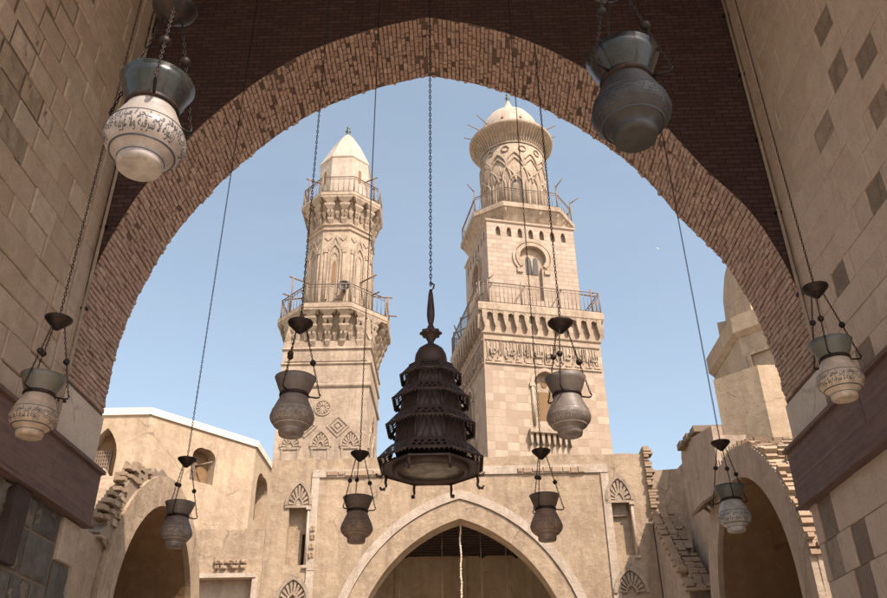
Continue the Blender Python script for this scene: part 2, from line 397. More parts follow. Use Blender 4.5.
# ------------------------------------------------------------------ the passage
XL, XR = -5.33, 4.87
YI, YO = 9.95, 11.36
YB = -4.2
YW = 2.8  # side walls stop here; the openings behind are made up to admit light
ZR = 14.6
curve = [(XL, 5.3), (XL, 6.2), (-5.33, 7.2), (-5.25, 7.95), (-5.05, 8.75), (-4.72, 9.62), (-4.06, 10.72), (-3.3, 11.62), (-2.5, 12.3), (-1.5, 12.8), (-.42, 13.13),
         (.52, 12.86), (1.42, 12.42), (2.2, 11.82), (2.85, 11.2), (3.38, 10.5), (3.86, 9.62), (4.4, 8.78), (4.72, 7.8), (4.85, 6.9), (XR, 6.2), (XR, 5.3)]
def resample(pts, step):
    # Catmull-Rom through the points, then even steps
    fine = []
    for i in range(len(pts)-1):
        p0, p1, p2, p3 = pts[max(i-1, 0)], pts[i], pts[i+1], pts[min(i+2, len(pts)-1)]
        if i+1 == 10: p3 = (2*p2[0]-p1[0], 2*p2[1]-p1[1])
        if i == 10: p0 = (2*p1[0]-p2[0], 2*p1[1]-p2[1])
        for k in range(12):
            t = k/12
            fine.append(tuple(.5*((2*p1[j])+(-p0[j]+p2[j])*t+(2*p0[j]-5*p1[j]+4*p2[j]-p3[j])*t*t+(-p0[j]+3*p1[j]-3*p2[j]+p3[j])*t**3) for j in (0, 1)))
    fine.append(pts[-1])
    L = [0]
    for a, b in zip(fine, fine[1:]): L.append(L[-1]+math.dist(a, b))
    n = int(L[-1]/step); out = []; k = 0
    for i in range(n+1):
        d = L[-1]*i/n
        while k < len(L)-2 and L[k+1] < d: k += 1
        f = (d-L[k])/max(L[k+1]-L[k], 1e-9)
        out.append((fine[k][0]*(1-f)+fine[k+1][0]*f, fine[k][1]*(1-f)+fine[k+1][1]*f))
    return out
arc = resample(curve, .2)
aw = thing('brick_archway', (-.23, YI, 0), 'wide pointed archway framing the courtyard, dark brick above with shade coloured in, red brick underside', 'archway')
def spandrel(y, flip, xl, xr, zt, nm, mat):
    mb = MB(); n = len(arc)
    pts = [(x, y, z) for x, z in arc] + [(x if 0 < i < n-1 else (xl if i == 0 else xr), y, zt) for i, (x, z) in enumerate(arc)]
    mb.add(pts, [(i, i+1, n+i+1, n+i) for i in range(n-1)])
    if xl < XL: mb.add([(xl, y, 5.3), (XL, y, 5.3), (XL, y, 6.2), (xl, y, zt)], [(0, 1, 2, 3)])
    if xr > XR: mb.add([(XR, y, 5.3), (xr, y, 5.3), (xr, y, zt), (XR, y, 6.2)], [(0, 1, 2, 3)])
    return mb.build(nm, mat, aw)
spandrel(YI, 0, XL, XR, ZR, 'inner_spandrel', M['shade_brick'])
spandrel(YO, 1, XL-1.2, XR+1.2, ZR, 'outer_spandrel', M['plaster'])
bed = MB(); n = len(arc)
bed.add([(x, y, z) for y in (YI, YO) for x, z in arc], [(i, i+1, n+i+1, n+i) for i in range(n-1)])
bed.build('bedding_mortar', M['bed'], aw)
# the bricks of the underside, course by course
bk = MB()
rows = resample(curve, .078)
for i in range(len(rows)-1):
    (x0, z0), (x1, z1) = rows[i], rows[i+1]
    if min(z0, z1) < 6.25: continue
    t = Vector((x1-x0, 0, z1-z0)); L = t.length; t.normalize()
    inn = Vector((t.z, 0, -t.x))            # towards the opening
    c = Vector(((x0+x1)/2, 0, (z0+z1)/2))
    crown = min(1, max(0, (c.z-8)/4))
    y = YI + rnd.uniform(-.2, 0)
    while y < YO-.02:
        l = rnd.uniform(.15, .25) if rnd.random() < .7-.45*crown else rnd.uniform(.08, .14)
        a, b = max(y, YI+.004), min(y+l, YO+rnd.uniform(-.012, .008))
        if b-a > .04 and not (rnd.random() < .006+.01*crown):
            o = .02+rnd.uniform(-.012, .016)*(1+1.0*crown); g2 = rnd.uniform(.003, .009)+.002*crown; hh = L/2-rnd.uniform(.003, .01)
            hh *= rnd.uniform(.86, 1.0); tl = rnd.uniform(-.09, .09)*crown
            X = frame3(c+Vector((0, (a+b)/2, 0)), (t+Vector((0, tl, 0))).normalized(), Vector((0, 1, 0)), -inn)
            w = (b-a)/2-g2; q = .006
            vs = [(-hh+q, -w+q, -o), (hh-q, -w+q, -o), (hh-q, w-q, -o), (-hh+q, w-q, -o), (-hh, -w, -o+q), (hh, -w, -o+q), (hh, w, -o+q), (-hh, w, -o+q), (-hh, -w, .03), (hh, -w, .03), (hh, w, .03), (-hh, w, .03)]
            bk.add(vs, [(0, 1, 2, 3)]+[(k, (k+1) % 4, (k+1) % 4+4, k+4) for k in range(4)]+[(k+4, (k+1) % 4+4, (k+1) % 4+8, k+8) for k in range(4)], 0, False, X)
        y += l
bk.build('brick_soffit', M['brick'], aw)

# side walls
WX = {'l': facing('+x', XL), 'r': facing('-x', XR)}
def side_wall(key):
    lft = key == 'l'; X = WX[key]; x = XL if lft else XR; sgn = 1 if lft else -1
    zt, zb = (5.44, 4.68) if lft else (5.58, 4.78)
    w = thing('passage_wall', (x, 3, 0), 'passage wall of worn tan ashlar blocks on the left, rough dark stones below its timber beam' if lft else
              'passage wall of smooth pinkish blocks with scattered dark weathered stones on the right', 'wall')
    core = MB()
    back = .9
    core.slab([(YW, 0), (YO-.005, 0), (YO-.005, zt+.02), (YI-.002, zt+.02), (YI-.002, ZR), (YW, ZR)], (), back, X, .012)
    core.build('wall_core', M['mortar' if lft else 'mortar_r'], w)
    up = MB()
    if lft:
        spots = [at_x(*p, XL) for p in ((14, 72), (8, 95), (4, 122), (22, 100), (2, 60))]
        zone = lambda u, v: max(0, min(1, (v-7.9)/1.3))*max(0, min(1, (8.5-u)/1.2))
        courses(up, X, YW, YI-.36, zt+.03, ZR, .375, (.34, .78), .01, .02, .014, .014, [(p.y, p.z) for p in spots], zone)
    else:
        spots = [at_x(*p, XR) for p in ((822, 20), (838, 66), (866, 56), (827, 130), (838, 268), (878, 174), (884, 116), (866, 360))]
        courses(up, X, YW, YI-.36, zt+.03, ZR, .385, (.42, .85), .006, .02, .007, .008, [(p.y, p.z) for p in spots])
    up.build('ashlar_masonry', [M['ashlar_l' if lft else 'ashlar_r'], M['weathered_l' if lft else 'weathered']], w)
    st = MB()
    z = zt+.03
    while z < ZR:
        h = rnd.uniform(.7, 1.2); stone(st, X, YI-.35, YI-.006, z+.003, min(z+h, ZR)-.003, .034, .05, .008, 0); z += h
    st.build('corner_strip', M['ashlar_l' if lft else 'ashlar_r'], w)
    jb = MB()
    stone(jb, X, YI-.003, YO+.02, zt+.03, 6.26, .03, .3, .012, 0)
    jb.build('jamb_block', M['jamb'], w, label='large smooth pale block under the brick jamb')
    lo = MB()
    if lft:
        v = 1.0
        courses(lo, X, 4, YO-.55, .9, zb-.02, .56, (.5, .8), .02, .05, .03, .03, [(u*.4, z*.25) for u in range(10, 29) for z in range(4, 20)], None, .075)
        courses(lo, X, YO-.53, YO, .9, 4.06, .6, (.53, .6), .02, .05, .03, .03, [(YO-.53+u*.06, z*.25) for u in range(1, 9) for z in range(4, 17)], None, .075)
        stone(lo, X, YO-.51, YO-.01, 4.08, zb-.05, .05, .05, .015, 0)
        lo.build('rough_masonry', [M['ashlar_l'], M['rubble']], w)
        br = MB(); p = at_x(36, 515, XL+.12)
        br.box(XL+.005, XL+.11, 9.35, 9.72, 3.75, zb-.002); br.build('timber_bracket', M['wood_dark'], w)
    else:
        spots = [at_x(*p, XR) for p in ((830, 524), (864, 535), (866, 580), (836, 560))]
        courses(lo, X, 4, YO, .9, zb-.02, .47, (.45, .8), .006, .02, .006, .01, [(p.y, p.z) for p in spots])
        lo.build('lower_masonry', [M['ashlar_r'], M['weathered']], w)
    bm_ = MB(); d = .13
    ys = [YW, 5.2, 8.1, YO+.1] if lft else [YW, 6.4, 9.75, YO+.1]
    zm = zb+.3
    for a, b in zip(ys, ys[1:]):
        for z0, z1 in (((zb, zt-.03),) if lft else ((zb, zm), (zm+.004, zt-.03))):
            off = 0 if z0 == zb else -.7
            a2 = a+off if a > YW else a; b2 = b+off if b < YO else b
            xx = sorted((x+.0*sgn, x+sgn*(d+rnd.uniform(-.004, .004)))); bm_.box(xx[0], xx[1], a2+.004, b2-.004, z0, z1)
    bo = bm_.build('timber_beam', M['beam'], w)
    lg = MB()
    xx = sorted((x, x+sgn*(d+.05))); lg.box(xx[0], xx[1], YW, YO+.13, zt-.028, zt+.022)
    xx = sorted((x, x+sgn*(d+.04))); lg.box(xx[0], xx[1], YW, YO+.14, zb-.04, zb-.003)
    lg.build('beam_moulding', M['beam'], bo)
    return w
side_wall('l'); side_wall('r')
cl = MB(); cl.box(XL-.8, XR+.8, YB+.6, YO-.006, ZR+.004, ZR+.3)
for i in range(22):
    y = YB+.8+i*.66; cl.box(XL+.02, XR-.02, y, y+.16, ZR-.18, ZR+.002)
for x in (XL-.4, XR+.4):
    pr = MB(); pr.box(x-.35, x+.35, YB+.65, YB+1.35, .3, ZR-.4); pr.box(x-.5, x+.5, YB+.5, YB+1.5, 0, .3); pr.box(x-.48, x+.48, YB+.52, YB+1.48, ZR-.4, ZR+.003)
    tag(pr.build('added_pier', M['ashlar_r']), 'added unseen stone pier under the ceiling where walls stop short for light on the '+('left' if x < 0 else 'right'), 'pier')  # unseen pier, added to hold the ceiling over openings left for light
tag(cl.build('ceiling', M['wood_dark']), kind='structure')
for key, x, lab in (('l', XL+.1, 'thin pale conduit pipe running up the left corner of the archway'), ('r', XR-.09, 'thin pale conduit pipe running up the right corner of the archway')):
    mb = MB(); y = YI-.06
    mb.tube([(x, y, 5.5), (x, y, 8), (x+.004, y, 11), (x, y, ZR-.2)], .026, 8)
    po = mb.build('conduit_pipe', M['pipe']); tag(po, lab, 'pipe', 'conduit pipes')
    for z in (5.9, 7.3, 8.7, 10.1, 11.5, 12.9):
        cp = MB(); cp.box(x-.045, x+.045, y-.01, y+.058, z, z+.03); cp.build('clip', M['iron'], po)

# ------------------------------------------------------------------ Arabic writing
AR = {'ا': (0xFE8D, 2), 'ب': (0xFE8F, 4), 'ت': (0xFE95, 4), 'ة': (0xFE93, 2), 'ج': (0xFE9D, 4), 'ح': (0xFEA1, 4), 'خ': (0xFEA5, 4), 'د': (0xFEA9, 2), 'ذ': (0xFEAB, 2),
      'ر': (0xFEAD, 2), 'ز': (0xFEAF, 2), 'س': (0xFEB1, 4), 'ش': (0xFEB5, 4), 'ص': (0xFEB9, 4), 'ط': (0xFEC1, 4), 'ع': (0xFEC9, 4), 'غ': (0xFECD, 4), 'ف': (0xFED1, 4),
      'ق': (0xFED5, 4), 'ك': (0xFED9, 4), 'ل': (0xFEDD, 4), 'م': (0xFEE1, 4), 'ن': (0xFEE5, 4), 'ه': (0xFEE9, 4), 'و': (0xFEED, 2), 'ى': (0xFEEF, 2), 'ي': (0xFEF1, 4), 'ﻻ': (0xFEFB, 2)}
def shape(t):
    t = t.replace('لا', 'ﻻ'); out = []
    for i, c in enumerate(t):
        if c not in AR: out.append(c); continue
        b, k = AR[c]
        pj = i > 0 and t[i-1] in AR and AR[t[i-1]][1] == 4
        nj = k == 4 and i+1 < len(t) and t[i+1] in AR
        out.append(chr(b + (3 if pj and nj else 1 if pj else 2 if nj else 0)))
    return ''.join(reversed(out))
def text_mesh(t, size, extrude=0.0):
    cu = bpy.data.curves.new('writing', 'FONT'); cu.body = shape(t); cu.size = size; cu.align_x = 'CENTER'; cu.extrude = extrude; cu.resolution_u = 4; cu.offset = .004*size
    o = bpy.data.objects.new('writing', cu); COL.objects.link(o)
    dg = bpy.context.evaluated_depsgraph_get(); me = bpy.data.meshes.new_from_object(o.evaluated_get(dg))
    vs = [tuple(v.co) for v in me.vertices]; fs = [tuple(p.vertices) for p in me.polygons]
    bpy.data.objects.remove(o); bpy.data.curves.remove(cu); bpy.data.meshes.remove(me)
    return vs, fs

# ------------------------------------------------------------------ hanging lamps
BODY = [(.084, .012), (.096, .015), (.103, .038), (.1, .06), (.114, .076), (.148, .1), (.174, .135), (.183, .165), (.178, .196), (.16, .243), (.139, .29), (.119, .335), (.108, .365)]
NECK = [(.11, .367), (.12, .39), (.138, .43), (.156, .48), (.174, .522), (.167, .522), (.148, .475), (.128, .42), (.102, .372)]
def prof_r(z):
    for (r0, z0), (r1, z1) in zip(BODY, BODY[1:]):
        if z0 <= z <= z1: return r0+(r1-r0)*(z-z0)/max(z1-z0, 1e-6)
    return BODY[-1][0]
ZCAN = 1.0
def make_lamp(ztop):
    t = thing('mosque_lamp', (0, 0, 0), '', 'lamp', 0, 'mosque lamps hung in rows from the ceiling')
    b = MB(); b.lathe(BODY, 40); body = b.build('body', M['ink'], t, True)
    q = MB()
    for z, r in ((.096, .005), (.222, .004), (.056, .004)):
        rr = prof_r(z); q.lathe([(rr-.002, z-r), (rr+.004, z), (rr-.002, z+r)], 40, cap=(False, False))
    bandp = q.build('glaze_band', M['ink'], body, True)
    wr = MB()
    def wrap(vs, fs, zc, a0):
        out = []
        for x, y, z in vs:
            zz = zc+y; r = prof_r(zz)+.0022; an = a0+x/.165; out.append((r*math.cos(an), r*math.sin(an), zz))
        wr.add(out, fs)
    v1, f1 = text_mesh('يوقد من شجرة مباركة', .075); v2, f2 = text_mesh('زيتونة لا شرقية ولا غربية', .07)
    def fit(vs, w, h):
        x0, x1 = min(p[0] for p in vs), max(p[0] for p in vs); y0, y1 = min(p[1] for p in vs), max(p[1] for p in vs)
        return [(((p[0]-x0)/(x1-x0)-.5)*w, ((p[1]-y0)/(y1-y0)-.5)*h, 0) for p in vs]
    t1, t2 = fit(v1, .27, .062), fit(v2, .27, .062)
    for a0 in (0, 2*PI/3, 4*PI/3):
        wrap(t1, f1, .186, a0); wrap(t2, f2, .135, a0)
        # rosette medallion between the texts
        for rr_, n in ((.03, 12), (.018, 8)):
            for k in range(n):
                aa = 2*PI*k/n; c = (math.cos(aa)*rr_, math.sin(aa)*rr_)
                d = .0045; vs = [(c[0]+d*math.cos(u)+.173, c[1]+d*math.sin(u), 0) for u in (0, PI/3, 2*PI/3, PI, 4*PI/3, 5*PI/3)]
                wrap(vs, [tuple(range(6))], .165, a0)
    wr.build('writing', M['ink'], body, True)
    nk = MB(); nk.lathe(NECK, 40, cap=(False, False)); nk.build('neck', M['ink'], t, True)
    rg = MB(); rg.lathe([(.106, .35), (.122, .354), (.125, .366), (.122, .378), (.108, .382)], 40, cap=(False, False)); ring = rg.build('iron_ring', M['iron'], t, True)
    for k in range(3):
        a = 2*PI*k/3; c, s = math.cos(a), math.sin(a)
        h = MB(); h.tube([(c*r, s*r, z) for r, z in ((.117, .366), (.16, .364), (.19, .362), (.21, .37), (.217, .386), (.208, .4))], .0075, 6)
        h.build('hook', M['iron'], ring, True)
        ch = MB(); chain_mesh(ch, (c*.055, s*.055, ZCAN+.0), (c*.21, s*.21, .39), .03, .0034, .0065)
        st = ch.build('suspension_chain', M['iron'], t, True)
        f = (.52, .38, .5)[k]
        bd = MB(); bd.ball((c*(.055+.155*f), s*(.055+.155*f), ZCAN-(ZCAN-.39)*f), .027); bd.build('bead', M['iron'], st, True)
    cn = MB(); cn.lathe([(.02, .955), (.028, .965), (.05, .985), (.085, 1.02), (.108, 1.045), (.112, 1.06), (.1, 1.06), (.07, 1.04), (.012, 1.03), (.01, 1.08)], 28)
    cn.build('canopy', M['iron'], t, True)
    ch = MB(); chain_mesh(ch, (0, 0, 1.07), (0, 0, ztop), .045, .0038, .0085); ch.build('hanging_chain', M['iron'], t, True)
    return t
def copy_tree(o, parent=None):
    c = o.copy(); COL.objects.link(c); c.parent = parent
    for ch in list(o.children): copy_tree(ch, c)
    return c
G = {
 'white': (glaze('white_glazed_ceramic', (.33, .285, .26), (.22, .185, .168), .28), glaze('dark_green_glass', (.012, .015, .014), (.03, .028, .024), .12), M['ink']),
 'slate': (glaze('slate_glaze', (.026, .022, .022), (.014, .012, .012), .4, sc=14), glaze('dark_olive_glass', (.01, .011, .01), (.022, .02, .017), .1), M['ink']),
 'beige': (glaze('beige_glaze', (.36, .27, .2), (.24, .18, .135), .4), glaze('bronze_green_glass', (.085, .085, .07), (.12, .1, .08), .35), M['ink']),
 'ivory': (glaze('ivory_glaze', (.44, .35, .28), (.3, .24, .19), .35), glaze('grey_green_glass', (.085, .09, .08), (.11, .1, .085), .35), M['ink']),
 'brown': (glaze('dark_brown_glaze', (.16, .126, .108), (.095, .074, .066), .38), glaze('umber_glaze', (.13, .1, .084), (.08, .063, .055), .42), glaze('pale_scratched_glaze', (.33, .27, .23), (.25, .2, .17), .5)),
 'rust': (glaze('rusty_brown_glaze', (.2, .13, .095), (.115, .078, .06), .5), glaze('rusty_umber_glaze', (.115, .075, .056), (.07, .048, .04), .5), glaze('pale_rust_glaze', (.3, .22, .17), (.22, .16, .125), .5)),
 'glass': (glaze('milky_glass', (.36, .33, .31), (.2, .18, .17), .2), glaze('black_green_glass', (.05, .055, .05), (.08, .075, .065), .3), M['ink']),
}
LZ = {'l1': ((148, 128), 2.84, 'white', -68), 'l2': ((629, 100), 2.86, 'slate', 100), 'I': ((36, 408), 5.95, 'beige', 25), 'B': ((293, 408), 6.3, 'brown', 15), 'F': ((568, 408), 6.33, 'brown', 10),
      'H': ((838, 372), 6.15, 'ivory', -5), 'A': ((177, 526), 9.4, 'brown', 30), 'C': ((357, 521), 9.25, 'rust', -12), 'E': ((546, 519), 9.25, 'rust', 5), 'G': ((733, 510), 9.25, 'glass', 20)}
LAB = {'l1': 'large white glazed lamp with blue-black Arabic writing nearest the upper left wall', 'l2': 'large slate dark lamp in the upper right against the brick arch',
       'I': 'beige lamp hanging before the left timber beam and brick jamb', 'B': 'dark brown lamp hanging in front of the slender round-balconied minaret',
       'F': 'dark brown lamp hanging in front of the large square minaret', 'H': 'ivory lamp with blue-grey band hanging before the right wall and beam',
       'A': 'dark brown lamp hanging before the left courtyard arch', 'C': 'rusty brown lamp hanging left of the courtyard arch between it and the left niche',
       'E': 'rusty brown lamp hanging over the right haunch of the central courtyard arch', 'G': 'milky glass lamp with black neck hanging before the right courtyard arch'}
proto = None
for key, ((px, py), Y, kind, rz) in LZ.items():
    p = at_y(px, py, Y); base = p - Vector((0, 0, .255))
    if proto is None: proto = make_lamp(ZR-base.z); o = proto
    else: o = copy_tree(proto)
    o.location = base; o.rotation_euler = (0, 0, R(rz)); o['label'] = LAB[key]
    bmat, nmat, imat = G[kind]
    def setm(ob, m):
        ob.material_slots[0].link = 'OBJECT'; ob.material_slots[0].material = m
    for ch in o.children:
        nm = ch.name.split('.')[0]
        if nm == 'body':
            setm(ch, bmat)
            for c2 in ch.children: setm(c2, imat)
        if nm == 'neck': setm(ch, nmat)

# ------------------------------------------------------------------ tiered lantern
LY = 7.9
def lz(py): return at_y(431, py, LY).z
lx = at_y(431, 440, LY).x
ln = thing('tiered_lantern', (lx, LY, lz(470)), 'big dark iron lantern of four pierced tiers in the middle of the archway', 'lantern')
pxm = (at_y(483, 470, LY)-at_y(381, 470, LY)).length/102
def octr(r, z, n=8): return [(lx+r*math.cos(PI/8+2*PI*i/n), LY+r*math.sin(PI/8+2*PI*i/n), z) for i in range(n)]
tiers = [(381, 34, 25), (405, 42, 30.5), (432, 48, 36), (466, 55.5, 42)]
prev_z = lz(367)
for k, (py, wr_, wb) in enumerate(tiers):
    z = lz(py); r_out = wr_*pxm; ztop = prev_z
    r_top = (20 if k == 0 else tiers[k-1][2]-2)*pxm; r_bot = (wb)*pxm*.9
    zsk = z+.15
    bd = MB()
    bd.loft([octr(r_top, ztop), octr(r_bot, zsk)], (k == 0, False))
    for i in range(8):   # raised frames and lattice on each panel
        a, b = octr(r_top+.008, ztop)[i], octr(r_top+.008, ztop)[(i+1) % 8]; c, d = octr(r_bot+.008, zsk)[i], octr(r_bot+.008, zsk)[(i+1) % 8]
        bd.tube([a, c], .011, 5); bd.tube([c, d], .009, 5); bd.tube([a, b], .009, 5)
        A, B, C_, D = map(Vector, (a, b, c, d))
        for q in range(1, 5):
            f = q/5; bd.tube([A.lerp(B, f), C_.lerp(D, max(0, f-.4))], .004, 4); bd.tube([A.lerp(B, f), C_.lerp(D, min(1, f+.4))], .004, 4)
    tr = bd.build('tier', M['lantern'], ln)
    sk = MB(); zi = z+.14; ri = r_out-10.5*pxm
    for i in range(8):
        A, B = Vector(octr(ri, zi)[i]), Vector(octr(ri, zi)[(i+1) % 8]); C_, D = Vector(octr(r_out, z+.02)[i]), Vector(octr(r_out, z+.02)[(i+1) % 8])
        m0 = (A+B)/2; m1 = (C_+D)/2; u = (B-A).normalized(); v = (m0-m1).normalized(); w = u.cross(v)
        X = frame3(m1, u, v, w); la = (B-A).length/2; lc = (C_-D).length/2; H = (m0-m1).length
        holes = []
        nh = 5 if k < 3 else 6
        for row, fv in ((0, .34), (1, .68)):
            for q in range(nh-row):
                cxh = ((q+.5)/(nh-row)-.5)*2*(lc*(1-fv)+la*fv)*.9; rh = .021
                holes.append([(cxh+rh*math.cos(e), H*fv+rh*1.1*math.sin(e)) for e in (PI/6, PI/2, 5*PI/6, 7*PI/6, 3*PI/2, 11*PI/6)])
        sk.slab([(-lc, 0), (lc, 0), (la, H), (-la, H)], holes, .006, X)
        sk.tube([C_, D], .012, 5)
        for q in range(9): pp = C_.lerp(D, (q+.5)/9); sk.ball((pp.x, pp.y, pp.z-.014), .011, 5)
        sk.slab([(-la, H), (la, H), (la*.8, H+.03), (-la*.8, H+.03)], (), .006, X)
    sk.build('pierced_skirt', M['lantern'], tr)
    prev_z = zsk
zb = lz(466)
bs = MB(); bs.loft([octr(52*pxm, zb-.05), octr(52*pxm, zb-.035), octr(38*pxm, zb-.02), octr(38*pxm, zb-.045)], (False, False))
rr_ = 33*pxm
bs.lathe([(rr_+.05, zb-.02), (rr_+.055, zb-.06), (rr_+.02, zb-.085), (rr_, zb-.07), (rr_, zb-.03)], 40, (lx, LY), cap=(False, False))
base = bs.build('base_ring', M['lantern'], ln)
gp = MB(); gp.lathe([(.02, zb-.062), (rr_*.5, zb-.058), (rr_+.002, zb-.045), (rr_, zb-.03)], 40, (lx, LY)); gp.build('glass_plate', M['glass_pane'], base)
for i in range(8):
    c, s = math.cos(PI/8+i*PI/4), math.sin(PI/8+i*PI/4)
    h = MB(); h.tube([(lx+c*r*pxm, LY+s*r*pxm, zb-dz) for r, dz in ((50, .03), (51, .1), (50, .14), (52, .17), (56, .165), (57, .14))], (.014, .016, .014, .017, .014, .012), 6)
    h.build('hook_foot', M['lantern'], ln)
dm = MB(); zd = lz(367); s_ = pxm
dm.lathe([(16*s_, zd-.02), (17*s_, zd+.03), (17.5*s_, zd+.08), (16.5*s_, zd+.14), (13.5*s_, zd+.2), (8*s_, zd+.245), (4*s_, zd+.27), (3*s_, zd+.3)], 32, (lx, LY)); dm.build('onion_dome', M['lantern'], ln)
cr = MB(); zcn = lz(335)
cr.lathe([(3*s_, zcn-.1), (4*s_, zcn-.07), (7*s_, zcn-.02), (10*s_, zcn), (10.5*s_, zcn+.035), (8*s_, zcn+.05), (5*s_, zcn+.06), (3*s_, zcn+.12)], 12, (lx, LY), False)
for i in range(8):
    a = 2*PI*i/8; cr.ball((lx+10.5*s_*math.cos(a), LY+10.5*s_*math.sin(a), zcn+.02), .02, 6)
cr.build('crown', M['lantern'], ln)
fn = MB(); z0, z1 = lz(322), lz(292)
fn.lathe([(1.5*s_, z0-.06), (3.4*s_, z0), (4.4*s_, z0+.08), (4.2*s_, z0+.16), (2.6*s_, z1-.03), (1.5*s_, z1+.03)], 12, (lx, LY)); fn.build('finial', M['lantern'], ln)
hk = MB(); hk.tube([(lx+.0, LY, z1), (lx+.03, LY, z1+.05), (lx+.04, LY, z1+.09), (lx+.01, LY, z1+.12), (lx, LY, z1+.1)], .01, 6); hk.build('hook', M['lantern'], ln)
ch = MB(); chain_mesh(ch, (lx, LY, z1+.08), (lx-.01, LY, ZR), .065, .0055, .012); ch.build('hanging_chain', M['iron'], ln)

# ------------------------------------------------------------------ courtyard front
FY = 30.0; X = facing('-y', FY)
fa = thing('courtyard_front', (0, FY, 0), 'tall tan plastered courtyard front with a great pointed arch framed by a pale band', 'facade')
oin = arch(3.85, 4.6, 5.12, 20, .0)
omid = arch(4.3, 4.6, 5.72, 20, .0); oout = arch(4.78, 4.6, 6.16, 20, .0)
FL, FR, FT = -7.12, 7.0, 12.06
top = [(FL, 0)] + [(FL, FT)]
nt_ = 40
topline = [(FR-(FR-FL)*i/nt_, FT+(rnd.uniform(-.05, .04) if 0 < i < nt_ else 0)) for i in range(nt_+1)]
outer = [(FL, 0), (-3.85, 0)] + oin + [(3.85, 0), (FR, 0)] + topline
nl = [(p[0], p[1]) for p in arch(.0001+.34, 10.35, .0001+.02, 2, -5.95)]
def niche_rect(c, w, z0, z1): return rect(c-w, c+w, z0, z1)
NLc, NRc = -5.98, 5.9
NL = niche_rect(NLc, .34, 8.12, 10.3); NR_ = niche_rect(NRc, .36, 8.3, 10.3)
front = MB(); front.slab(outer, [NL, NR_], .32, X); 
skin = front.build('wall', M['plaster'], fa)
bk_ = MB(); outer2 = [(FL+.01, 0), (-3.85, 0)] + oin + [(3.85, 0), (FR-.01, 0), (FR-.01, FT-.1), (FL+.01, FT-.1)]
bk_.slab(outer2, [rect(NLc+.16, NLc+.33, 8.14, 9.3)], .7, X, .324); bk_.build('inner_wall', M['plaster'], skin)
ab = MB()
band(ab, oout, [(p[0]*.935, 4.6+(p[1]-4.6)*.945) for p in oout], .09, X, -.085)
vo = ab.build('arch_band', M['plaster_pale'], fa)
ab = MB(); band(ab, [(p[0]*.93, 4.6+(p[1]-4.6)*.94) for p in oout], [(p[0]*.995, 4.6+(p[1]-4.6)*.995) for p in oin], .05, X, -.03)
ab.build('arch_ring', M['plaster'], fa)
fr = MB()
for x0, x1, z0, z1 in ((-5.52, -5.24, .5, 7.9), (-5.54, -5.26, 7.92, 11.3), (5.3, 5.58, .5, 11.3)): fr.box(x0, x1, FY-.06, FY+.02, z0, z1)
fr.box(-5.54, -.8, FY-.06, FY+.02, 11.32, 11.62); fr.box(.9, 5.58, FY-.062, FY+.02, 11.34, 11.66)
fr.build('frame_band', M['plaster_pale'], fa)
for x0, x1 in ((-5.0, -2.9), (2.2, 4.6)):
    x = x0; rs = MB()
    while x < x1:
        l = rnd.uniform(.2, .5); stone(rs, X, x, x+l-.03, 11.36+rnd.uniform(-.04, .04), 11.56+rnd.uniform(-.05, .04), .11, .03, .02, 0); x += l
    rs.build('exposed_stone', M['brick_tan'], fa)
rs = MB()
for z in (8.3, 8.62, 8.95, 9.25): stone(rs, X, -5.5, -5.27, z, z+.29, .1, .03, .03, 0, .04)
rs.build('exposed_stone', M['brick_tan'], fa)

for c, w, z0, z1, zz in ((NLc, .34, 8.12, 10.3, 7.2), (NRc, .36, 8.3, 10.3, 7.35)):
    ni = MB(); hood(ni, X, w+.16, 1.02, z1-.02, c, .09, 9)
    ni.box(c-w-.16, c+w+.16, FY-.07, FY+.02, z1-.12, z1-.03)
    no = ni.build('niche_hood', M['min_carved'], fa)
    co = MB(); xs = c+w+.06
    co.tube([(xs, FY-.02, z0-.05), (xs, FY-.02, z1-.16)], .055, 10); co.box(xs-.09, xs+.09, FY-.11, FY+.01, z1-.2, z1-.1); co.box(xs-.09, xs+.09, FY-.1, FY+.01, z0-.12, z0-.02)
    co.build('colonnette', M['plaster_pale'], fa)
    pn = MB(); pn.slab(arch(w*.3, z1+.08, .4, 6, c, z1-.02), (), .02, X, -.03); pn.build('blind_arch', M['min_carved'], no)
    if c > 0:
        wd = MB(); wd.box(c-w+.02, c+w-.1, FY+.2, FY+.31, z1-.55, z1-.02); wd.build('window_block', M['min_carved'], fa)
    lh = MB(); hood(lh, X, .62, .95, zz-.35, c+.05, .11, 10); lh.build('niche_hood', M['min_carved'], fa)
to = MB(); z = 9.7
while z < 12.3:
    h = .12; l = rnd.uniform(.1, .34); y = rnd.uniform(0, .2)
    to.box(FR-.02, FR+l, FY-.12-rnd.uniform(0, .12), FY+.3, z, z+h-.03); to.box(FR+.003, FR+l*.6, FY+.31, FY+.8, z+.01, z+h-.02); z += h
to.build('brick_toothing', M['brick_tan'], fa)
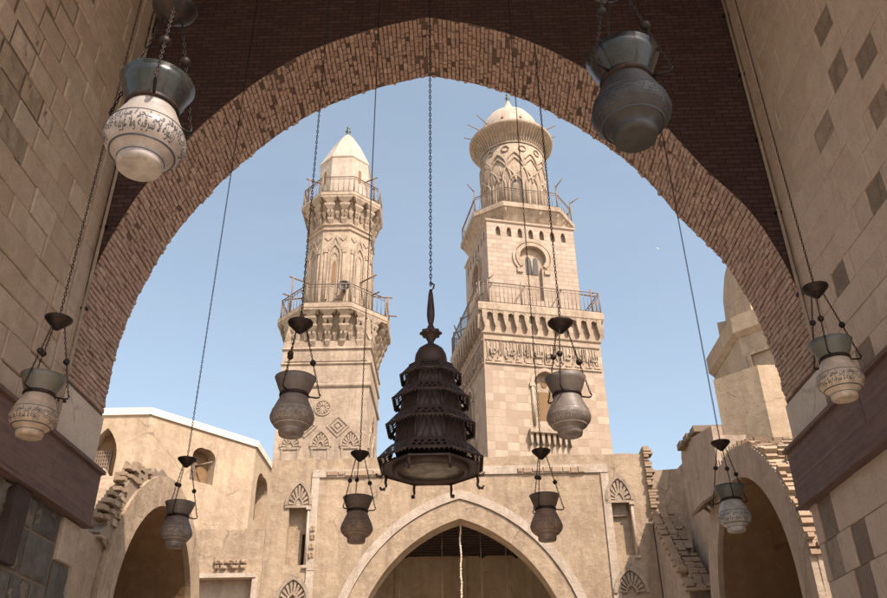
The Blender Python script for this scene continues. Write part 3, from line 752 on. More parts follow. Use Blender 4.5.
# the iwan room behind the great arch
rm = MB(); rm.box(-6.5, 6.5, 38.6, 39, 0, 11); rm.box(-6.9, -6.5, 31.03, 32.4, 0, 10.6); rm.box(6.5, 6.9, 31.03, 32.4, 0, 10.6); rm.box(-6.9, -6.5, 37.6, 38.59, 0, 10.6); rm.box(6.5, 6.9, 37.6, 38.59, 0, 10.6); rm.box(-.25, .25, 38.5, 38.6, 0, 10.2)  # unseen side walls left mostly open so light reaches the back wall
for x in (-3.2, 3.1): rm.box(x-.12, x+.12, 38.54, 38.6, 0, 10.2)
rm.build('back_room', M['plaster_hall'], fa)
ceil = MB(); ceil.box(-6.5, 6.5, 31.03, 38.6, 10.35, 10.6)
for i in range(16): y = 31.2+i*.46; ceil.box(-6.49, 6.49, y, y+.14, 10.2, 10.349)
ceil.build('timber_ceiling', M['wood_dark'], fa)
rp = MB(); p = at_y(460, 517, FY+.4)
pts = [(p.x+.02*math.sin(i*1.7)+rnd.uniform(-.01, .01), FY+.45, 9.74-i*.28) for i in range(24)]
rp.tube(pts, .03, 8)
for i in range(70):
    f = i*.33; k = int(f); q = Vector(pts[k]).lerp(Vector(pts[k+1]), f-k) if k+1 < len(pts) else Vector(pts[-1])
    rp.ball((q.x+.02*math.cos(i*1.3), q.y+.02*math.sin(i*1.3), q.z), .033, 6)
tag(rp.build('hanging_rope', M['rope']), 'pale twisted rope hanging from the point of the central courtyard arch', 'rope')
for px, lab in ((400, 'thin pale cord on the left inside the courtyard arch'), (442, 'thin pale cord just left of the twisted rope inside the courtyard arch'), (481, 'thin pale cord just right of the twisted rope inside the courtyard arch'), (506, 'thin pale cord on the right inside the courtyard arch')):
    p = at_y(px, 560, 34); c = MB(); c.tube([(p.x, 34, 10.2), (p.x+.01, 34, 7), (p.x, 34, 3.6)], .022, 6)
    tag(c.build('thin_rope', M['rope']), lab, 'rope', 'cords hanging inside the courtyard arch')
for px, lab in ((406, 'small dark bracket left of the rope on the back wall of the arch'), (482, 'small dark bracket right of the rope on the back wall of the arch'), (516, 'small dark bracket farthest right on the back wall of the arch')):
    p = at_y(px, 557, 38.5); c = MB(); c.lathe([(.03, p.z-.12), (.13, p.z-.04), (.2, p.z+.02), (.2, p.z+.06), (.05, p.z+.1)], 12, (p.x, 38.22)); c.box(p.x-.03, p.x+.03, 38.3, 38.6, p.z+.02, p.z+.08)
    tag(c.build('wall_bracket', M['iron']), lab, 'bracket', 'brackets on the back wall of the arch')

# ------------------------------------------------------------------ minaret kit
def ngon(n, r, z, rot=0.0): return [(r*math.cos(rot+2*PI*i/n), r*math.sin(rot+2*PI*i/n), z) for i in range(n)]
def sq(h, z): return [(-h, -h, z), (h, -h, z), (h, h, z), (-h, h, z)]
def poly_at(poly, f):
    n = len(poly); L = [0]
    for i in range(n): L.append(L[-1]+math.dist(poly[i][:2], poly[(i+1) % n][:2]))
    d = (f % 1)*L[-1]
    for i in range(n):
        if d <= L[i+1] + 1e-9:
            t = (d-L[i])/(L[i+1]-L[i]); a, b = poly[i], poly[(i+1) % n]
            return Vector((a[0]+(b[0]-a[0])*t, a[1]+(b[1]-a[1])*t, 0))
def blend(pa, pb, f, N=64):
    return [poly_at(pa, i/N).lerp(poly_at(pb, i/N), f) for i in range(N)]
def muqarnas(mb, pa, pb, z0, z1, tiers, counts, curve=1.35):
    """tiers of little hanging niches between outline pa (below) and pb (above)"""
    N = 64; n = counts[0]; core = []
    for k in range(tiers+1):
        f = (k/tiers)**curve; core.append([(p.x*.97, p.y*.97, z0+(z1-z0)*k/tiers) for p in blend(pa, pb, max(0, f*1.0-.34), N)])
    mb.loft(core, (False, False))
    def cell(c, wb, wt, A, B, za, zb_, drop):
        def P(poly, f): return poly[int(round(f*1024)) % 1024]
        bl, br, tl, tr_ = P(A, c-wb), P(A, c+wb), P(B, c-wt), P(B, c+wt); s = .86; zl = zb_-.3*(zb_-za)
        vs = [(bl.x*s, bl.y*s, za-drop), (br.x*s, br.y*s, za-drop), (bl.x*1.0, bl.y*1.0, za), (br.x*1.0, br.y*1.0, za),
              (tl.x*s, tl.y*s, zb_), (tr_.x*s, tr_.y*s, zb_), (tl.x*1.01, tl.y*1.01, zl), (tr_.x*1.01, tr_.y*1.01, zl), (tl.x*1.01, tl.y*1.01, zb_), (tr_.x*1.01, tr_.y*1.01, zb_)]
        mb.add(vs, [(0, 1, 3, 2), (2, 3, 7, 6), (6, 7, 9, 8), (4, 5, 1, 0), (0, 2, 6, 4), (4, 6, 8), (1, 5, 7, 3), (5, 9, 7), (4, 8, 9, 5)])
    for k in range(tiers):
        fa_, fb = (k/tiers)**curve, ((k+1)/tiers)**curve; za, zb_ = z0+(z1-z0)*k/tiers, z0+(z1-z0)*(k+1)/tiers
        A, B = blend(pa, pb, fa_, 1024), blend(pa, pb, fb, 1024); g = (k+1)/tiers
        for i in range(n):
            c = (i+.5)/n
            if k % 2 == 0 or k == tiers-1: cell(c, (.05+.13*g)/n, (.13+.27*g)/n, A, B, za, zb_, .1*(zb_-za))
            else:
                for q in (-.17, .17): cell(c+q*g/n*1.1, .05/n, (.07+.1*g)/n, A, B, za, zb_, .1*(zb_-za))
            if k == tiers-1:
                for q in (-.38, .38): cell(c+q/n, .03/n, .1/n, A, B, za+.35*(zb_-za), zb_, .02)
            if k == 1: cell(c+.5/n, .06/n, .15/n, blend(pa, pb, max(0, fa_-.2), 1024), blend(pa, pb, max(0, fb-.22), 1024), za, zb_, .05)
    lip = blend(pa, pb, 1, 64)
    mb.loft([[(p.x*s_, p.y*s_, z) for p in lip] for s_, z in ((.9, z1-.1), (1.012, z1-.1), (1.012, z1), (.95, z1+.02))], (False, False))
def railing(mb, poly, z, h, nb, r=.022, post=None):
    n = len(poly)
    for i in range(n):
        a, b = Vector(poly[i][:2]), Vector(poly[(i+1) % n][:2]); L = (b-a).length
        for zz, rr in ((z+.1, r*1.1), (z+h, r*1.7), (z+h*.86, r)):
            mb.tube([(a.x, a.y, zz), (b.x, b.y, zz)], rr, 5)
        m = max(2, int(L/nb))
        for k in range(m):
            q = a.lerp(b, k/m); mb.tube([(q.x, q.y, z), (q.x, q.y, z+h)], r*(2.1 if k == 0 else .9), 5)

# ------------------------------------------------------------------ slender minaret
mx, my = -7.1, 42.4
ml = thing('slender_minaret', (mx, my, 0), 'slender pale minaret with two stalactite balconies and an octagonal pointed cap', 'minaret')
H1 = 2.4
s = MB(); s.loft([sq(H1, 0), sq(H1, 22.3)]); sh = s.build('square_shaft', M['min_plaster'], ml, True)
for prof in (((.05, 19.5), (.1, 19.58), (.1, 19.68), (.02, 19.74)), ((.04, 20.85), (.08, 20.9), (.02, 20.98)), ((.04, 21.75), (.09, 21.8), (.02, 21.9))):
    s = MB(); s.loft([sq(H1+a, b) for a, b in prof]); s.build('string_course', M['min_plaster'], sh, True)
s = MB()
FACES = [frame3((0, -H1, 0), (1, 0, 0), (0, 0, 1), (0, 1, 0)), frame3((H1, 0, 0), (0, 1, 0), (0, 0, 1), (-1, 0, 0)), frame3((-H1, 0, 0), (0, -1, 0), (0, 0, 1), (1, 0, 0))]
for Xf in FACES:
    for i in range(16):
        u = -H1+.15+i*(2*H1-.3)/16; s.slab([(u, 21.05), (u+.28, 21.05), (u+.14, 21.6)], (), .05, Xf, -.045)
s.build('zigzag_frieze', M['min_carved'], sh, True)
for Xf in FACES:
    for u in (-1.55, 0, 1.55):
        w = MB(); hood(w, Xf, .56, .98, 16.2, u, .08, 9)
        w.slab(rect(u-.5, u+.5, 16.06, 16.18), (), .06, Xf, -.055)
        for q in (-.42, .42): w.slab(rect(u+q-.05, u+q+.05, 14.9, 16.06), (), .05, Xf, -.045)
        w.build('niche_hood', M['min_carved'], sh, True)
    w = MB(); ro = [(.46*math.cos(2*PI*i/20), 18.35+.46*math.sin(2*PI*i/20)) for i in range(20)]; ri = [(.38*math.cos(2*PI*i/20), 18.35+.38*math.sin(2*PI*i/20)) for i in range(20)]
    band(w, ro+[ro[0]], ri+[ri[0]], .05, Xf, -.045)
    for i in range(12):
        a = 2*PI*i/12; w.slab([(.14*math.cos(a-.2), 18.35+.14*math.sin(a-.2)), (.34*math.cos(a-.13), 18.35+.34*math.sin(a-.13)), (.34*math.cos(a+.13), 18.35+.34*math.sin(a+.13)), (.14*math.cos(a+.2), 18.35+.14*math.sin(a+.2))], (), .05, Xf, -.045)
    w.build('roundel', M['min_carved'], sh, True)
    for u in (-.85, .85):
        w = MB()
        for q, t in ((.62, .5), (.38, .24)):
            o4 = [(u, 17.3+q), (u+q, 17.3), (u, 17.3-q), (u-q, 17.3), (u, 17.3+q)]; i4 = [(u, 17.3+t), (u+t, 17.3), (u, 17.3-t), (u-t, 17.3), (u, 17.3+t)]
            band(w, o4, i4, .05, Xf, -.045)
        w.slab([(u, 17.44), (u+.14, 17.3), (u, 17.16), (u-.14, 17.3)], (), .05, Xf, -.045)
        w.build('lozenge', M['min_carved'], sh, True)
def octo(ap, z): return ngon(8, ap/math.cos(PI/8), z, PI/8)
sqN = [(-H1, -H1, 0), (H1, -H1, 0), (H1, H1, 0), (-H1, H1, 0)]
def start0(poly):    # begin every outline at its left front corner so blends line up
    k = min(range(len(poly)), key=lambda i: abs(math.atan2(poly[i][1], poly[i][0])-(-3*PI/4)) if True else 0); return poly[k:]+poly[:k]
ob1 = [tuple(p) for p in ngon(64, 3.22, 0, -3*PI/4)]
oct1 = octo(3.1, 0)
def dense(poly, start_ang=-3*PI/4, N=1024):
    out = []
    for i in range(N):
        a = start_ang+2*PI*i/N; d = Vector((math.cos(a), math.sin(a))); best = 1e9
        for k in range(len(poly)):
            p, q = Vector(poly[k][:2]), Vector(poly[(k+1) % len(poly)][:2]); e = q-p
            den = d.x*e.y-d.y*e.x
            if abs(den) < 1e-9: continue
            t = (p.x*e.y-p.y*e.x)/den; u = (p.x*d.y-p.y*d.x)/den
            if t > 0 and -1e-6 <= u <= 1+1e-6: best = min(best, t)
        out.append((d.x*best, d.y*best, 0))
    return out
def blend(pa, pb, f, N=64):
    m = len(pa)
    return [Vector(pa[int(i*m/N) % m]).lerp(Vector(pb[int(i*m/N) % m]), f) for i in range(N)]
s = MB(); muqarnas(s, dense(sqN), dense(oct1), 21.95, 24.0, 5, (20,), 1.1); s.build('stalactite_cornice', M['min_carved'], ml, True)
s = MB(); s.loft([octo(3.08, 23.98), octo(3.16, 24.05), octo(3.16, 24.3), octo(3.1, 24.34)]); s.build('balcony_slab', M['min_plaster'], ml, True)
s = MB(); railing(s, octo(3.02, 0), 24.34, 1.25, .3); rl = s.build('balcony_railing', M['rail'], ml, True)
AP2 = 1.93
s = MB(); s.loft([octo(AP2, 24.3), octo(AP2, 30.6)]); s2 = s.build('octagonal_shaft', M['min_plaster'], ml, True)
side = 2*AP2*math.tan(PI/8)
s = MB(); dk = MB()
for i in range(8):
    a = i*PI/4; nrm = Vector((math.cos(a), math.sin(a), 0)); tg = Vector((-math.sin(a), math.cos(a), 0)); Xf = frame3(nrm*AP2, tg, (0, 0, 1), -nrm)
    o_ = arch(.42, 28.2, .95, 8, 0, 25.2); i_ = arch(.3, 28.2, .72, 8, 0, 25.2); band(s, o_, i_, .08, Xf, -.075)
    o_ = arch(.24, 28.0, .55, 8, 0, 25.6); i_ = arch(.17, 28.0, .42, 8, 0, 25.6); band(s, o_, i_, .05, Xf, -.045)
    for q in (-.58, -.5, .5, .58): s.tube([Xf @ Vector((q, 24.8, -.03)), Xf @ Vector((q, 28.4, -.03))], .045, 6)
    for q in (-.54, .54): s.slab(rect(q-.12, q+.12, 28.4, 28.62), (), .1, Xf, -.095)
    zz = [(-.66, 28.75), (-.4, 28.75), (0, 29.75), (.4, 28.75), (.66, 28.75)]; zi = [(-.66, 28.62), (-.34, 28.62), (0, 29.5), (.34, 28.62), (.66, 28.62)]; band(s, zz, zi, .07, Xf, -.065)
    for q in (-.45, .45): s.slab([(q, 29.75), (q+.22, 29.5), (q, 29.25), (q-.22, 29.5)], (), .06, Xf, -.055)
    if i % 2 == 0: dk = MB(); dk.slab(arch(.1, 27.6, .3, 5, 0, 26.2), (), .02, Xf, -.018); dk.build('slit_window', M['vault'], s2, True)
s.build('niche_arcade', M['min_carved'], s2, True)
for z in (24.9, 30.0, 30.35):
    s = MB(); s.loft([octo(AP2+.02, z), octo(AP2+.09, z+.04), octo(AP2+.09, z+.1), octo(AP2+.02, z+.15)]); s.build('string_course', M['min_plaster'], s2, True)
s = MB(); muqarnas(s, dense(octo(AP2, 0)), dense(octo(2.42, 0)), 30.5, 32.3, 4, (16,), 1.1); s.build('stalactite_cornice', M['min_carved'], ml, True)
s = MB(); s.loft([octo(2.4, 32.28), octo(2.47, 32.34), octo(2.47, 32.55), octo(2.4, 32.58)]); s.build('balcony_slab', M['min_plaster'], ml, True)
s = MB(); railing(s, octo(2.36, 0), 32.58, 1.2, .28); rl2 = s.build('balcony_railing', M['rail'], ml, True)
AP3 = 1.56
s = MB(); s.loft([octo(AP3, 32.5), octo(AP3, 36.1)]); s3 = s.build('lantern_stage', M['min_pale'], ml, True)
s = MB(); s.loft([octo(AP3+.02, 36.02), octo(AP3+.05, 36.1), octo(AP3+.03, 36.18), octo(.95, 37.75), octo(.38, 38.85), octo(.13, 39.2)]); s.build('pointed_cap', M['min_pale'], ml, True)
for i in (1, 3, 6):
    dk = MB(); a = -PI/2+(i-2)*PI/4; nrm = Vector((math.cos(a), math.sin(a), 0)); tg = Vector((-math.sin(a), math.cos(a), 0)); Xf = frame3(nrm*AP3, tg, (0, 0, 1), -nrm); dk.slab(rect(-.1, .1, 34.2, 35.2), (), .02, Xf, -.015); dk.build('slit_window', M['vault'], s3, True)
s = MB(); s.lathe([(.1, 39.15), (.16, 39.25), (.05, 39.4), (.19, 39.55), (.05, 39.72), (.13, 39.86), (.03, 40.0), (.02, 40.2)], 12); s.build('finial', M['copper'], ml, True)
def struts(par, rin, rout, z, zr, angs, ext=.8):
    for a in angs:
        c, s_ = math.cos(R(a)), math.sin(R(a)); mb = MB()
        mb.tube([(c*rout, s_*rout, zr), (c*rout, s_*rout, z+.05)], .05, 6)
        mb.tube([(c*rin, s_*rin, z), (c*(rout+.25), s_*(rout+.25), z)], .045, 6)
        mb.tube([(c*(rout-.1), s_*(rout-.1), zr+1.1), (c*(rout+ext), s_*(rout+ext), zr+1.1)], .045, 6)
        mb.build('lamp_pole', M['beam_x'], par, True)
struts(rl, 1.95, 3.05, 26.7, 24.34, (-140, -40, 10, 170, 60, 120), .55)
struts(rl2, 1.6, 2.38, 34.5, 32.58, (-150, -30, 30, 150), .1)
p = at_y(344, 284, my-2.5)
sp = MB(); Xs = Matrix.Translation((p.x, my-2.2, 25.75)) @ Matrix.Rotation(R(84), 4, 'X')
sp.lathe([(.07, -.35), (.12, -.1), (.16, .05), (.34, .32), (.36, .34), (.3, .32), (.08, .1)], 18, X=Xs); sp.box(p.x-.05, p.x+.05, my-2.2, my-1.9, 25.68, 25.78)
tag(sp.build('loudspeaker', M['dark']), 'black horn loudspeaker mounted on the lower balcony of the slender minaret', 'loudspeaker')

# ------------------------------------------------------------------ great square minaret
gx, gy, gr = 4.68, 51.1, R(13)
mr = thing('square_minaret', (gx, gy, 0), 'massive square minaret of checkered stone topped by a round drum and small dome', 'minaret', gr)
Hs = 3.95
def faces(h): return [frame3((0, -h, 0), (1, 0, 0), (0, 0, 1), (0, 1, 0)), frame3((-h, 0, 0), (0, -1, 0), (0, 0, 1), (1, 0, 0)), frame3((h, 0, 0), (0, 1, 0), (0, 0, 1), (-1, 0, 0)), frame3((0, h, 0), (-1, 0, 0), (0, 0, 1), (0, -1, 0))]
s = MB()
wz0, wz1, wa = 20.2, 22.6, .8
ow = arch(wa, wz1, .95, 10, 0, wz0)
for i, Xf in enumerate(faces(Hs)):
    e = .4 if i in (1, 2) else 0
    s.slab(rect(-Hs+e, Hs-e, 0, 27.6), [ow], .4, Xf)
sh = s.build('lower_shaft', M['min_check'], mr, True)
s = MB(); s.loft([sq(Hs-.401, 0), sq(Hs-.401, 27.5)]); s.build('window_recess', M['min_plaster'], sh, True)
for i, Xf in enumerate(faces(Hs)[:2]):
    w = MB(); o_ = arch(wa+.22, wz1, 1.2, 10, 0, wz0); i_ = arch(wa+.02, wz1, .97, 10, 0, wz0); band(w, o_, i_, .09, Xf, -.08)
    for q in (-wa-.12, wa+.12): w.tube([Xf @ Vector((q, wz0-.3, -.06)), Xf @ Vector((q, wz1-.1, -.06))], .09, 8)
    for q in (-wa-.12, wa+.12): w.slab(rect(q-.18, q+.18, wz1-.15, wz1+.1), (), .16, Xf, -.15)
    wo = w.build('window_surround', M['min_plaster'], mr, True)
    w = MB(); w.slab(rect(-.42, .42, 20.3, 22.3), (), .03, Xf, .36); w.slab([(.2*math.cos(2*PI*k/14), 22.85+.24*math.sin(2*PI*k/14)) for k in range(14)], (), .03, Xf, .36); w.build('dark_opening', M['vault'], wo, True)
    w = MB(); w.slab(rect(-1.35, 1.35, 19.3, 19.55), (), .45, Xf, -.45)
    for k in range(8): u = -1.25+k*2.5/7; w.slab([(u-.1, 19.3), (u+.1, 19.3), (u+.07, 18.75), (u, 18.55), (u-.07, 18.75)], (), .3, Xf, -.32)
    w.build('corbelled_sill', M['min_plaster'], wo, True)
# inscription
s = MB()
for Xf in faces(Hs): s.slab(rect(-Hs+.1, Hs-.1, 23.85, 23.95), (), .1, Xf, -.09); s.slab(rect(-Hs+.1, Hs-.1, 25.5, 25.6), (), .1, Xf, -.09)
ib = s.build('inscription_border', M['min_plaster'], mr, True)
s = MB()
tv, tf = text_mesh('بسم الله الرحمن الرحيم', 1.5, .05)
for Xf in faces(Hs)[:2]:
    x0, x1 = min(p[0] for p in tv), max(p[0] for p in tv); y0, y1 = min(p[1] for p in tv), max(p[1] for p in tv)
    for rep in (0, 1):
        sx = 3.65/(x1-x0); sy = 1.36/(y1-y0)
        s.add([((-3.7 + 3.72*rep + (p[0]-x0)*sx), 24.02+(p[1]-y0)*sy, -.06-p[2]) for p in tv], tf, 0, False, Xf)
    for k in range(34):
        u = -3.75+k*7.5/34+rnd.uniform(-.05, .05); h = rnd.uniform(.5, 1.2); s.slab(rect(u, u+.07, 25.35-h, 25.4), (), .07, Xf, -.06)
        if k % 3 == 0: s.slab(rect(u-.1, u+.3, 24.05, 24.14), (), .07, Xf, -.061)
s.build('inscription', M['min_plaster'], ib, True)
# corbelled cornice
s = MB()
s.loft([sq(Hs+.02, 25.9), sq(Hs+.1, 25.98), sq(Hs+.1, 26.05), sq(Hs+.02, 26.1)])
for Xf in faces(Hs):
    nC = 11
    for k in range(nC+1):
        u = -Hs+.05+k*(2*Hs-.1)/nC
        s.slab([(u-.16, 27.5), (u+.16, 27.5), (u+.16, 27.05), (u+.1, 26.7), (u, 26.3), (u-.1, 26.7), (u-.16, 27.05)], (), .34, Xf, -.34)
        s.slab([(u-.08, 27.0), (u+.08, 27.0), (u+.05, 26.5), (u, 26.2), (u-.05, 26.5)], (), .2, Xf, -.2)
    o_ = []
    for k in range(nC):
        u = -Hs+.05+(k+.5)*(2*Hs-.1)/nC; w_ = (2*Hs-.1)/nC/2
        band(s, [(u-w_, 27.5), (u-w_*.5, 27.5), (u, 27.5), (u+w_*.5, 27.5), (u+w_, 27.5)], [(u-w_+.1, 27.1), (u-w_*.5, 27.3), (u, 27.42), (u+w_*.5, 27.3), (u+w_-.1, 27.1)], .3, Xf, -.3)
s.build('corbel_cornice', M['min_carved'], mr, True)
s = MB(); s.loft([sq(Hs+.3, 27.48), sq(Hs+.36, 27.58), sq(Hs+.36, 28.05), sq(Hs+.28, 28.12)]); s.build('balcony_slab', M['min_plaster'], mr, True)
s = MB(); railing(s, sq(Hs+.22, 0), 28.12, 1.55, .27, .022)
rl = s.build('balcony_railing', M['rail'], mr, True)
for Xf in faces(Hs+.22):
    for u in (-3.6, -1.3, 1.3, 3.6):
        s = MB(); s.tube([Xf @ Vector((u, 29.7, 0)), Xf @ Vector((u+.5, 30.1, .8)), Xf @ Vector((u+.62, 30.25, 1.0))], .045, 6)
        s.tube([Xf @ Vector((u, 28.1, 0)), Xf @ Vector((u, 29.9, 0))], .05, 6)
        s.build('lamp_pole', M['beam_x'], rl, True)
# second square stage
H2 = 3.22
s = MB(); z0, z1 = 28.1, 35.5
HS = [( 1.12*math.sin(t), 32.6-1.12*math.cos(t)) for t in [R(35+i*290/20) for i in range(21)]]
hole = [(-.62, 29.2), (.62, 29.2)] + [(.92*math.sin(t), 32.6-.92*math.cos(t)) for t in [R(42+i*276/18) for i in range(19)]]
def small(u): return arch(.17, 34.35, .4, 5, u, 33.95+.0)
for i, Xf in enumerate(faces(H2)):
    e = .3 if i in (1, 2) else 0
    s.slab(rect(-H2+e, H2-e, z0, z1), [hole]+[arch(.17, 34.65, .38, 5, u, 34.2) for u in (-2.4, -1.6, -.8, 0, .8, 1.6, 2.4)], .3, Xf)
sh2 = s.build('upper_shaft', M['min_ashlar'], mr, True)
s = MB(); s.loft([sq(H2-.301, z0), sq(H2-.301, z1-.1)]); s.build('niche_recess', M['min_plaster'], sh2, True)
for Xf in faces(H2)[:2]:
    w = MB(); ho = [(1.22*math.sin(t), 32.6-1.22*math.cos(t)) for t in [R(48+i*264/24) for i in range(25)]]; hi = [(.95*math.sin(t), 32.6-.95*math.cos(t)) for t in [R(48+i*264/24) for i in range(25)]]
    band(w, ho, hi, .12, Xf, -.11); ho2 = [(x*1.2, 32.6+(z-32.6)*1.2) for x, z in ho]; ho1 = [(x*1.06, 32.6+(z-32.6)*1.06) for x, z in ho]; band(w, ho2, ho1, .1, Xf, -.09)
    for sx in (-1, 1): w.slab(rect(sx*.98-.2, sx*.98+.2, 31.3, 31.62), (), .14, Xf, -.13)
    hw = w.build('horseshoe_arch', M['min_plaster'], mr, True)
    w = MB()
    for u in (-.26, .26): w.slab(arch(.17, 32.6, .22, 5, u, 31.4), (), .03, Xf, .26)
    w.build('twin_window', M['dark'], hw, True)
    w = MB(); w.tube([Xf @ Vector((0, 31.4, .25)), Xf @ Vector((0, 32.6, .25))], .06, 8); w.build('mullion', M['min_plaster'], hw, True)
s = MB(); s.loft([sq(H2+.02, 35.3), sq(H2+.1, 35.38), sq(H2+.1, 35.5), sq(H2+.02, 35.56)]); s.build('string_course', M['min_ashlar'], sh2, True)
oc = [(x, y) for x, y in ((-2.1, -3.85), (2.1, -3.85), (3.85, -2.1), (3.85, 2.1), (2.1, 3.85), (-2.1, 3.85), (-3.85, 2.1), (-3.85, -2.1))]
def ring_oc(f, z): return [(x*f, y*f, z) for x, y in oc]
s = MB(); N = 8
sqo = [(-H2*.6, -H2), (H2*.6, -H2), (H2, -H2*.6), (H2, H2*.6), (H2*.6, H2), (-H2*.6, H2), (-H2, H2*.6), (-H2, -H2*.6)]
sq8 = [(x, y, 35.5) for x, y in sqo]
s.loft([sq8, [(x*.97, y*.97, 36.35) for x, y in oc]])
s.loft([sq(H2, 35.45), sq(H2*.8, 36.2)])
for k in range(8):
    a, b = Vector(oc[k]), Vector(oc[(k+1) % 8])
    for f in (0.02, .35, .68):
        p = a.lerp(b, f); s.tube([(p.x*.82, p.y*.82, 35.75), (p.x*.97, p.y*.97, 36.32)], .09, 6)
s.build('flared_soffit', M['min_plaster'], mr, True)
s = MB(); s.loft([ring_oc(.96, 36.34), ring_oc(1.0, 36.42), ring_oc(1.0, 36.8), ring_oc(.97, 36.85)]); s.build('balcony_slab', M['min_plaster'], mr, True)
s = MB(); railing(s, [(x*.96, y*.96) for x, y in oc], 36.85, 1.3, .36, .022); rl = s.build('balcony_railing', M['rail'], mr, True)
for k in (0, 1, 2, 7):
    s = MB(); x, y = oc[k]; s.tube([(x*.96, y*.96, 36.8), (x*.96, y*.96, 38.9)], .05, 6); s.tube([(x*.96, y*.96, 38.7), (x*1.12, y*1.12, 39.1)], .04, 6)
    s.build('lamp_pole', M['beam_x'], rl, True)
# round stage
RC = 2.5
s = MB(); s.lathe([(RC, 36.8), (RC, 44.1)], 64, sm=True); dr = s.build('round_drum', M['min_carved'], mr, True)
s = MB(); NB = 12; dk = MB(); dkk = MB()
def cyl(u, z, r=RC): a = u/RC-PI/2-gr; return (r*math.cos(a), r*math.sin(a), z)
cw = 2*PI*RC/NB
for k in range(NB):
    u = k*cw
    a_ = arch(cw*.4, 39.6, .85, 8, u, 37.4); s.tube([cyl(p[0], p[1], RC+.03) for p in a_], .085, 6)
    ins = arch(cw*.27, 39.6, .55, 6, u, 37.5)
    m = MB(); 
    vs = [cyl(p[0], p[1], RC+.012) for p in ins]
    (dkk if k == 0 else dk).add(vs, [tuple(range(len(vs)))])
    for wd, zb2, hh in ((1.0, 39.9, 1.35), (1.5, 40.0, 2.2), (1.0, 41.4, 1.3)):
        a2 = arch(cw*wd*.5, zb2, hh, 10, u+(cw/2 if wd == 1.0 and zb2 < 41 else 0)); s.tube([cyl(p[0], p[1], RC+.04) for p in a2], .07, 6)
    ro = [(u+cw/2+.27*math.cos(2*PI*i/14), 43.1+.27*math.sin(2*PI*i/14)) for i in range(15)]; s.tube([cyl(p[0], p[1], RC+.03) for p in ro], .06, 5)
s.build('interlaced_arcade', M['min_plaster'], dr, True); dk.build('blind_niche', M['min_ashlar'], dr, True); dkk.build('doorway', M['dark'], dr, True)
s = MB(); s.lathe([(RC+.05, 43.65), (RC+.1, 43.72), (RC+.05, 43.8)], 64, cap=(False, False))
for k in range(72):
    a = 2*PI*k/72; c, q = math.cos(a), math.sin(a)
    s.tube([(c*r, q*r, z) for r, z in ((2.5, 43.8), (2.56, 44.1), (2.7, 44.45), (2.95, 44.8), (3.24, 45.05))], .06, 5)
s.lathe([(2.45, 43.7), (2.52, 44.1), (2.67, 44.45), (2.92, 44.8), (3.22, 45.05)], 64, cap=(False, False))
s.lathe([(3.15, 45.0), (3.33, 45.05), (3.36, 45.3), (3.25, 45.42), (2.3, 45.5)], 64, cap=(False, True))
s.build('fluted_cornice', M['min_carved'], mr, True)
s = MB(); s.lathe([(2.35, 45.4), (2.4, 45.9), (2.42, 46.3), (2.32, 46.9), (2.08, 47.5), (1.7, 48.1), (1.15, 48.55), (.72, 49.0), (.4, 49.45), (.22, 49.9), (.14, 50.2)], 48); do = s.build('small_dome', M['min_pale'], mr, True)
dk = MB()
for k in range(5):
    a = -PI/2-.9+k*.6-gr; dk.lathe([(.12, -.02), (.12, .02)], 10, X=Matrix.Translation((2.42*math.cos(a), 2.42*math.sin(a), 46.4)) @ Matrix.Rotation(a, 4, 'Z') @ Matrix.Rotation(PI/2, 4, 'Y'))
dk.build('dome_opening', M['vault'], do, True)
s = MB()
for a in (-170, -150, -30, -10, 15, 165, 60, 120): c, q = math.cos(R(a)), math.sin(R(a)); s.tube([(c*2.3, q*2.3, 46.1), (c*3.75, q*3.75, 46.5)], .04, 5)
s.build('timber_stub', M['beam_x'], mr, True)
s = MB(); s.lathe([(.1, 50.1), (.17, 50.25), (.06, 50.42), (.2, 50.6), (.06, 50.82), (.14, 51.0), (.03, 51.2), (.02, 51.5)], 12); s.build('finial', M['copper'], mr, True)

# ------------------------------------------------------------------ left hall (octagonal)
pA = at_y(152, 408, 31); zt = pA.z
rB = ray(257, 441); tB = (zt-1.6)/rB.z; pB = CAM+rB*tB
ax, ay = pA.x, pA.y; bx, by = pB.x, pB.y
hl = thing('octagonal_hall', (ax, ay+4, 0), 'sunlit octagonal hall with a whitewashed coping and deep arched windows on the left', 'hall')
faces8 = [((ax-9, ay), (ax, ay)), ((ax, ay), (bx, by)), ((bx, by), (bx+.04, by+4.6))]
def face_frame(p, q):
    u = Vector((q[0]-p[0], q[1]-p[1], 0)); L = u.length; u.normalize(); w = Vector((-u.y, u.x, 0))
    if w.y < -.01 or (abs(w.y) < .01 and w.x > 0): w = -w
    return frame3((p[0], p[1], 0), u, (0, 0, 1), w), L
def on_face(Xf, px, py):
    inv = Xf.inverted(); o = inv @ CAM; d = inv.to_3x3() @ ray(px, py); t = -o.z/d.z; return o+d*t
s = MB(); cp = MB(); wins = []
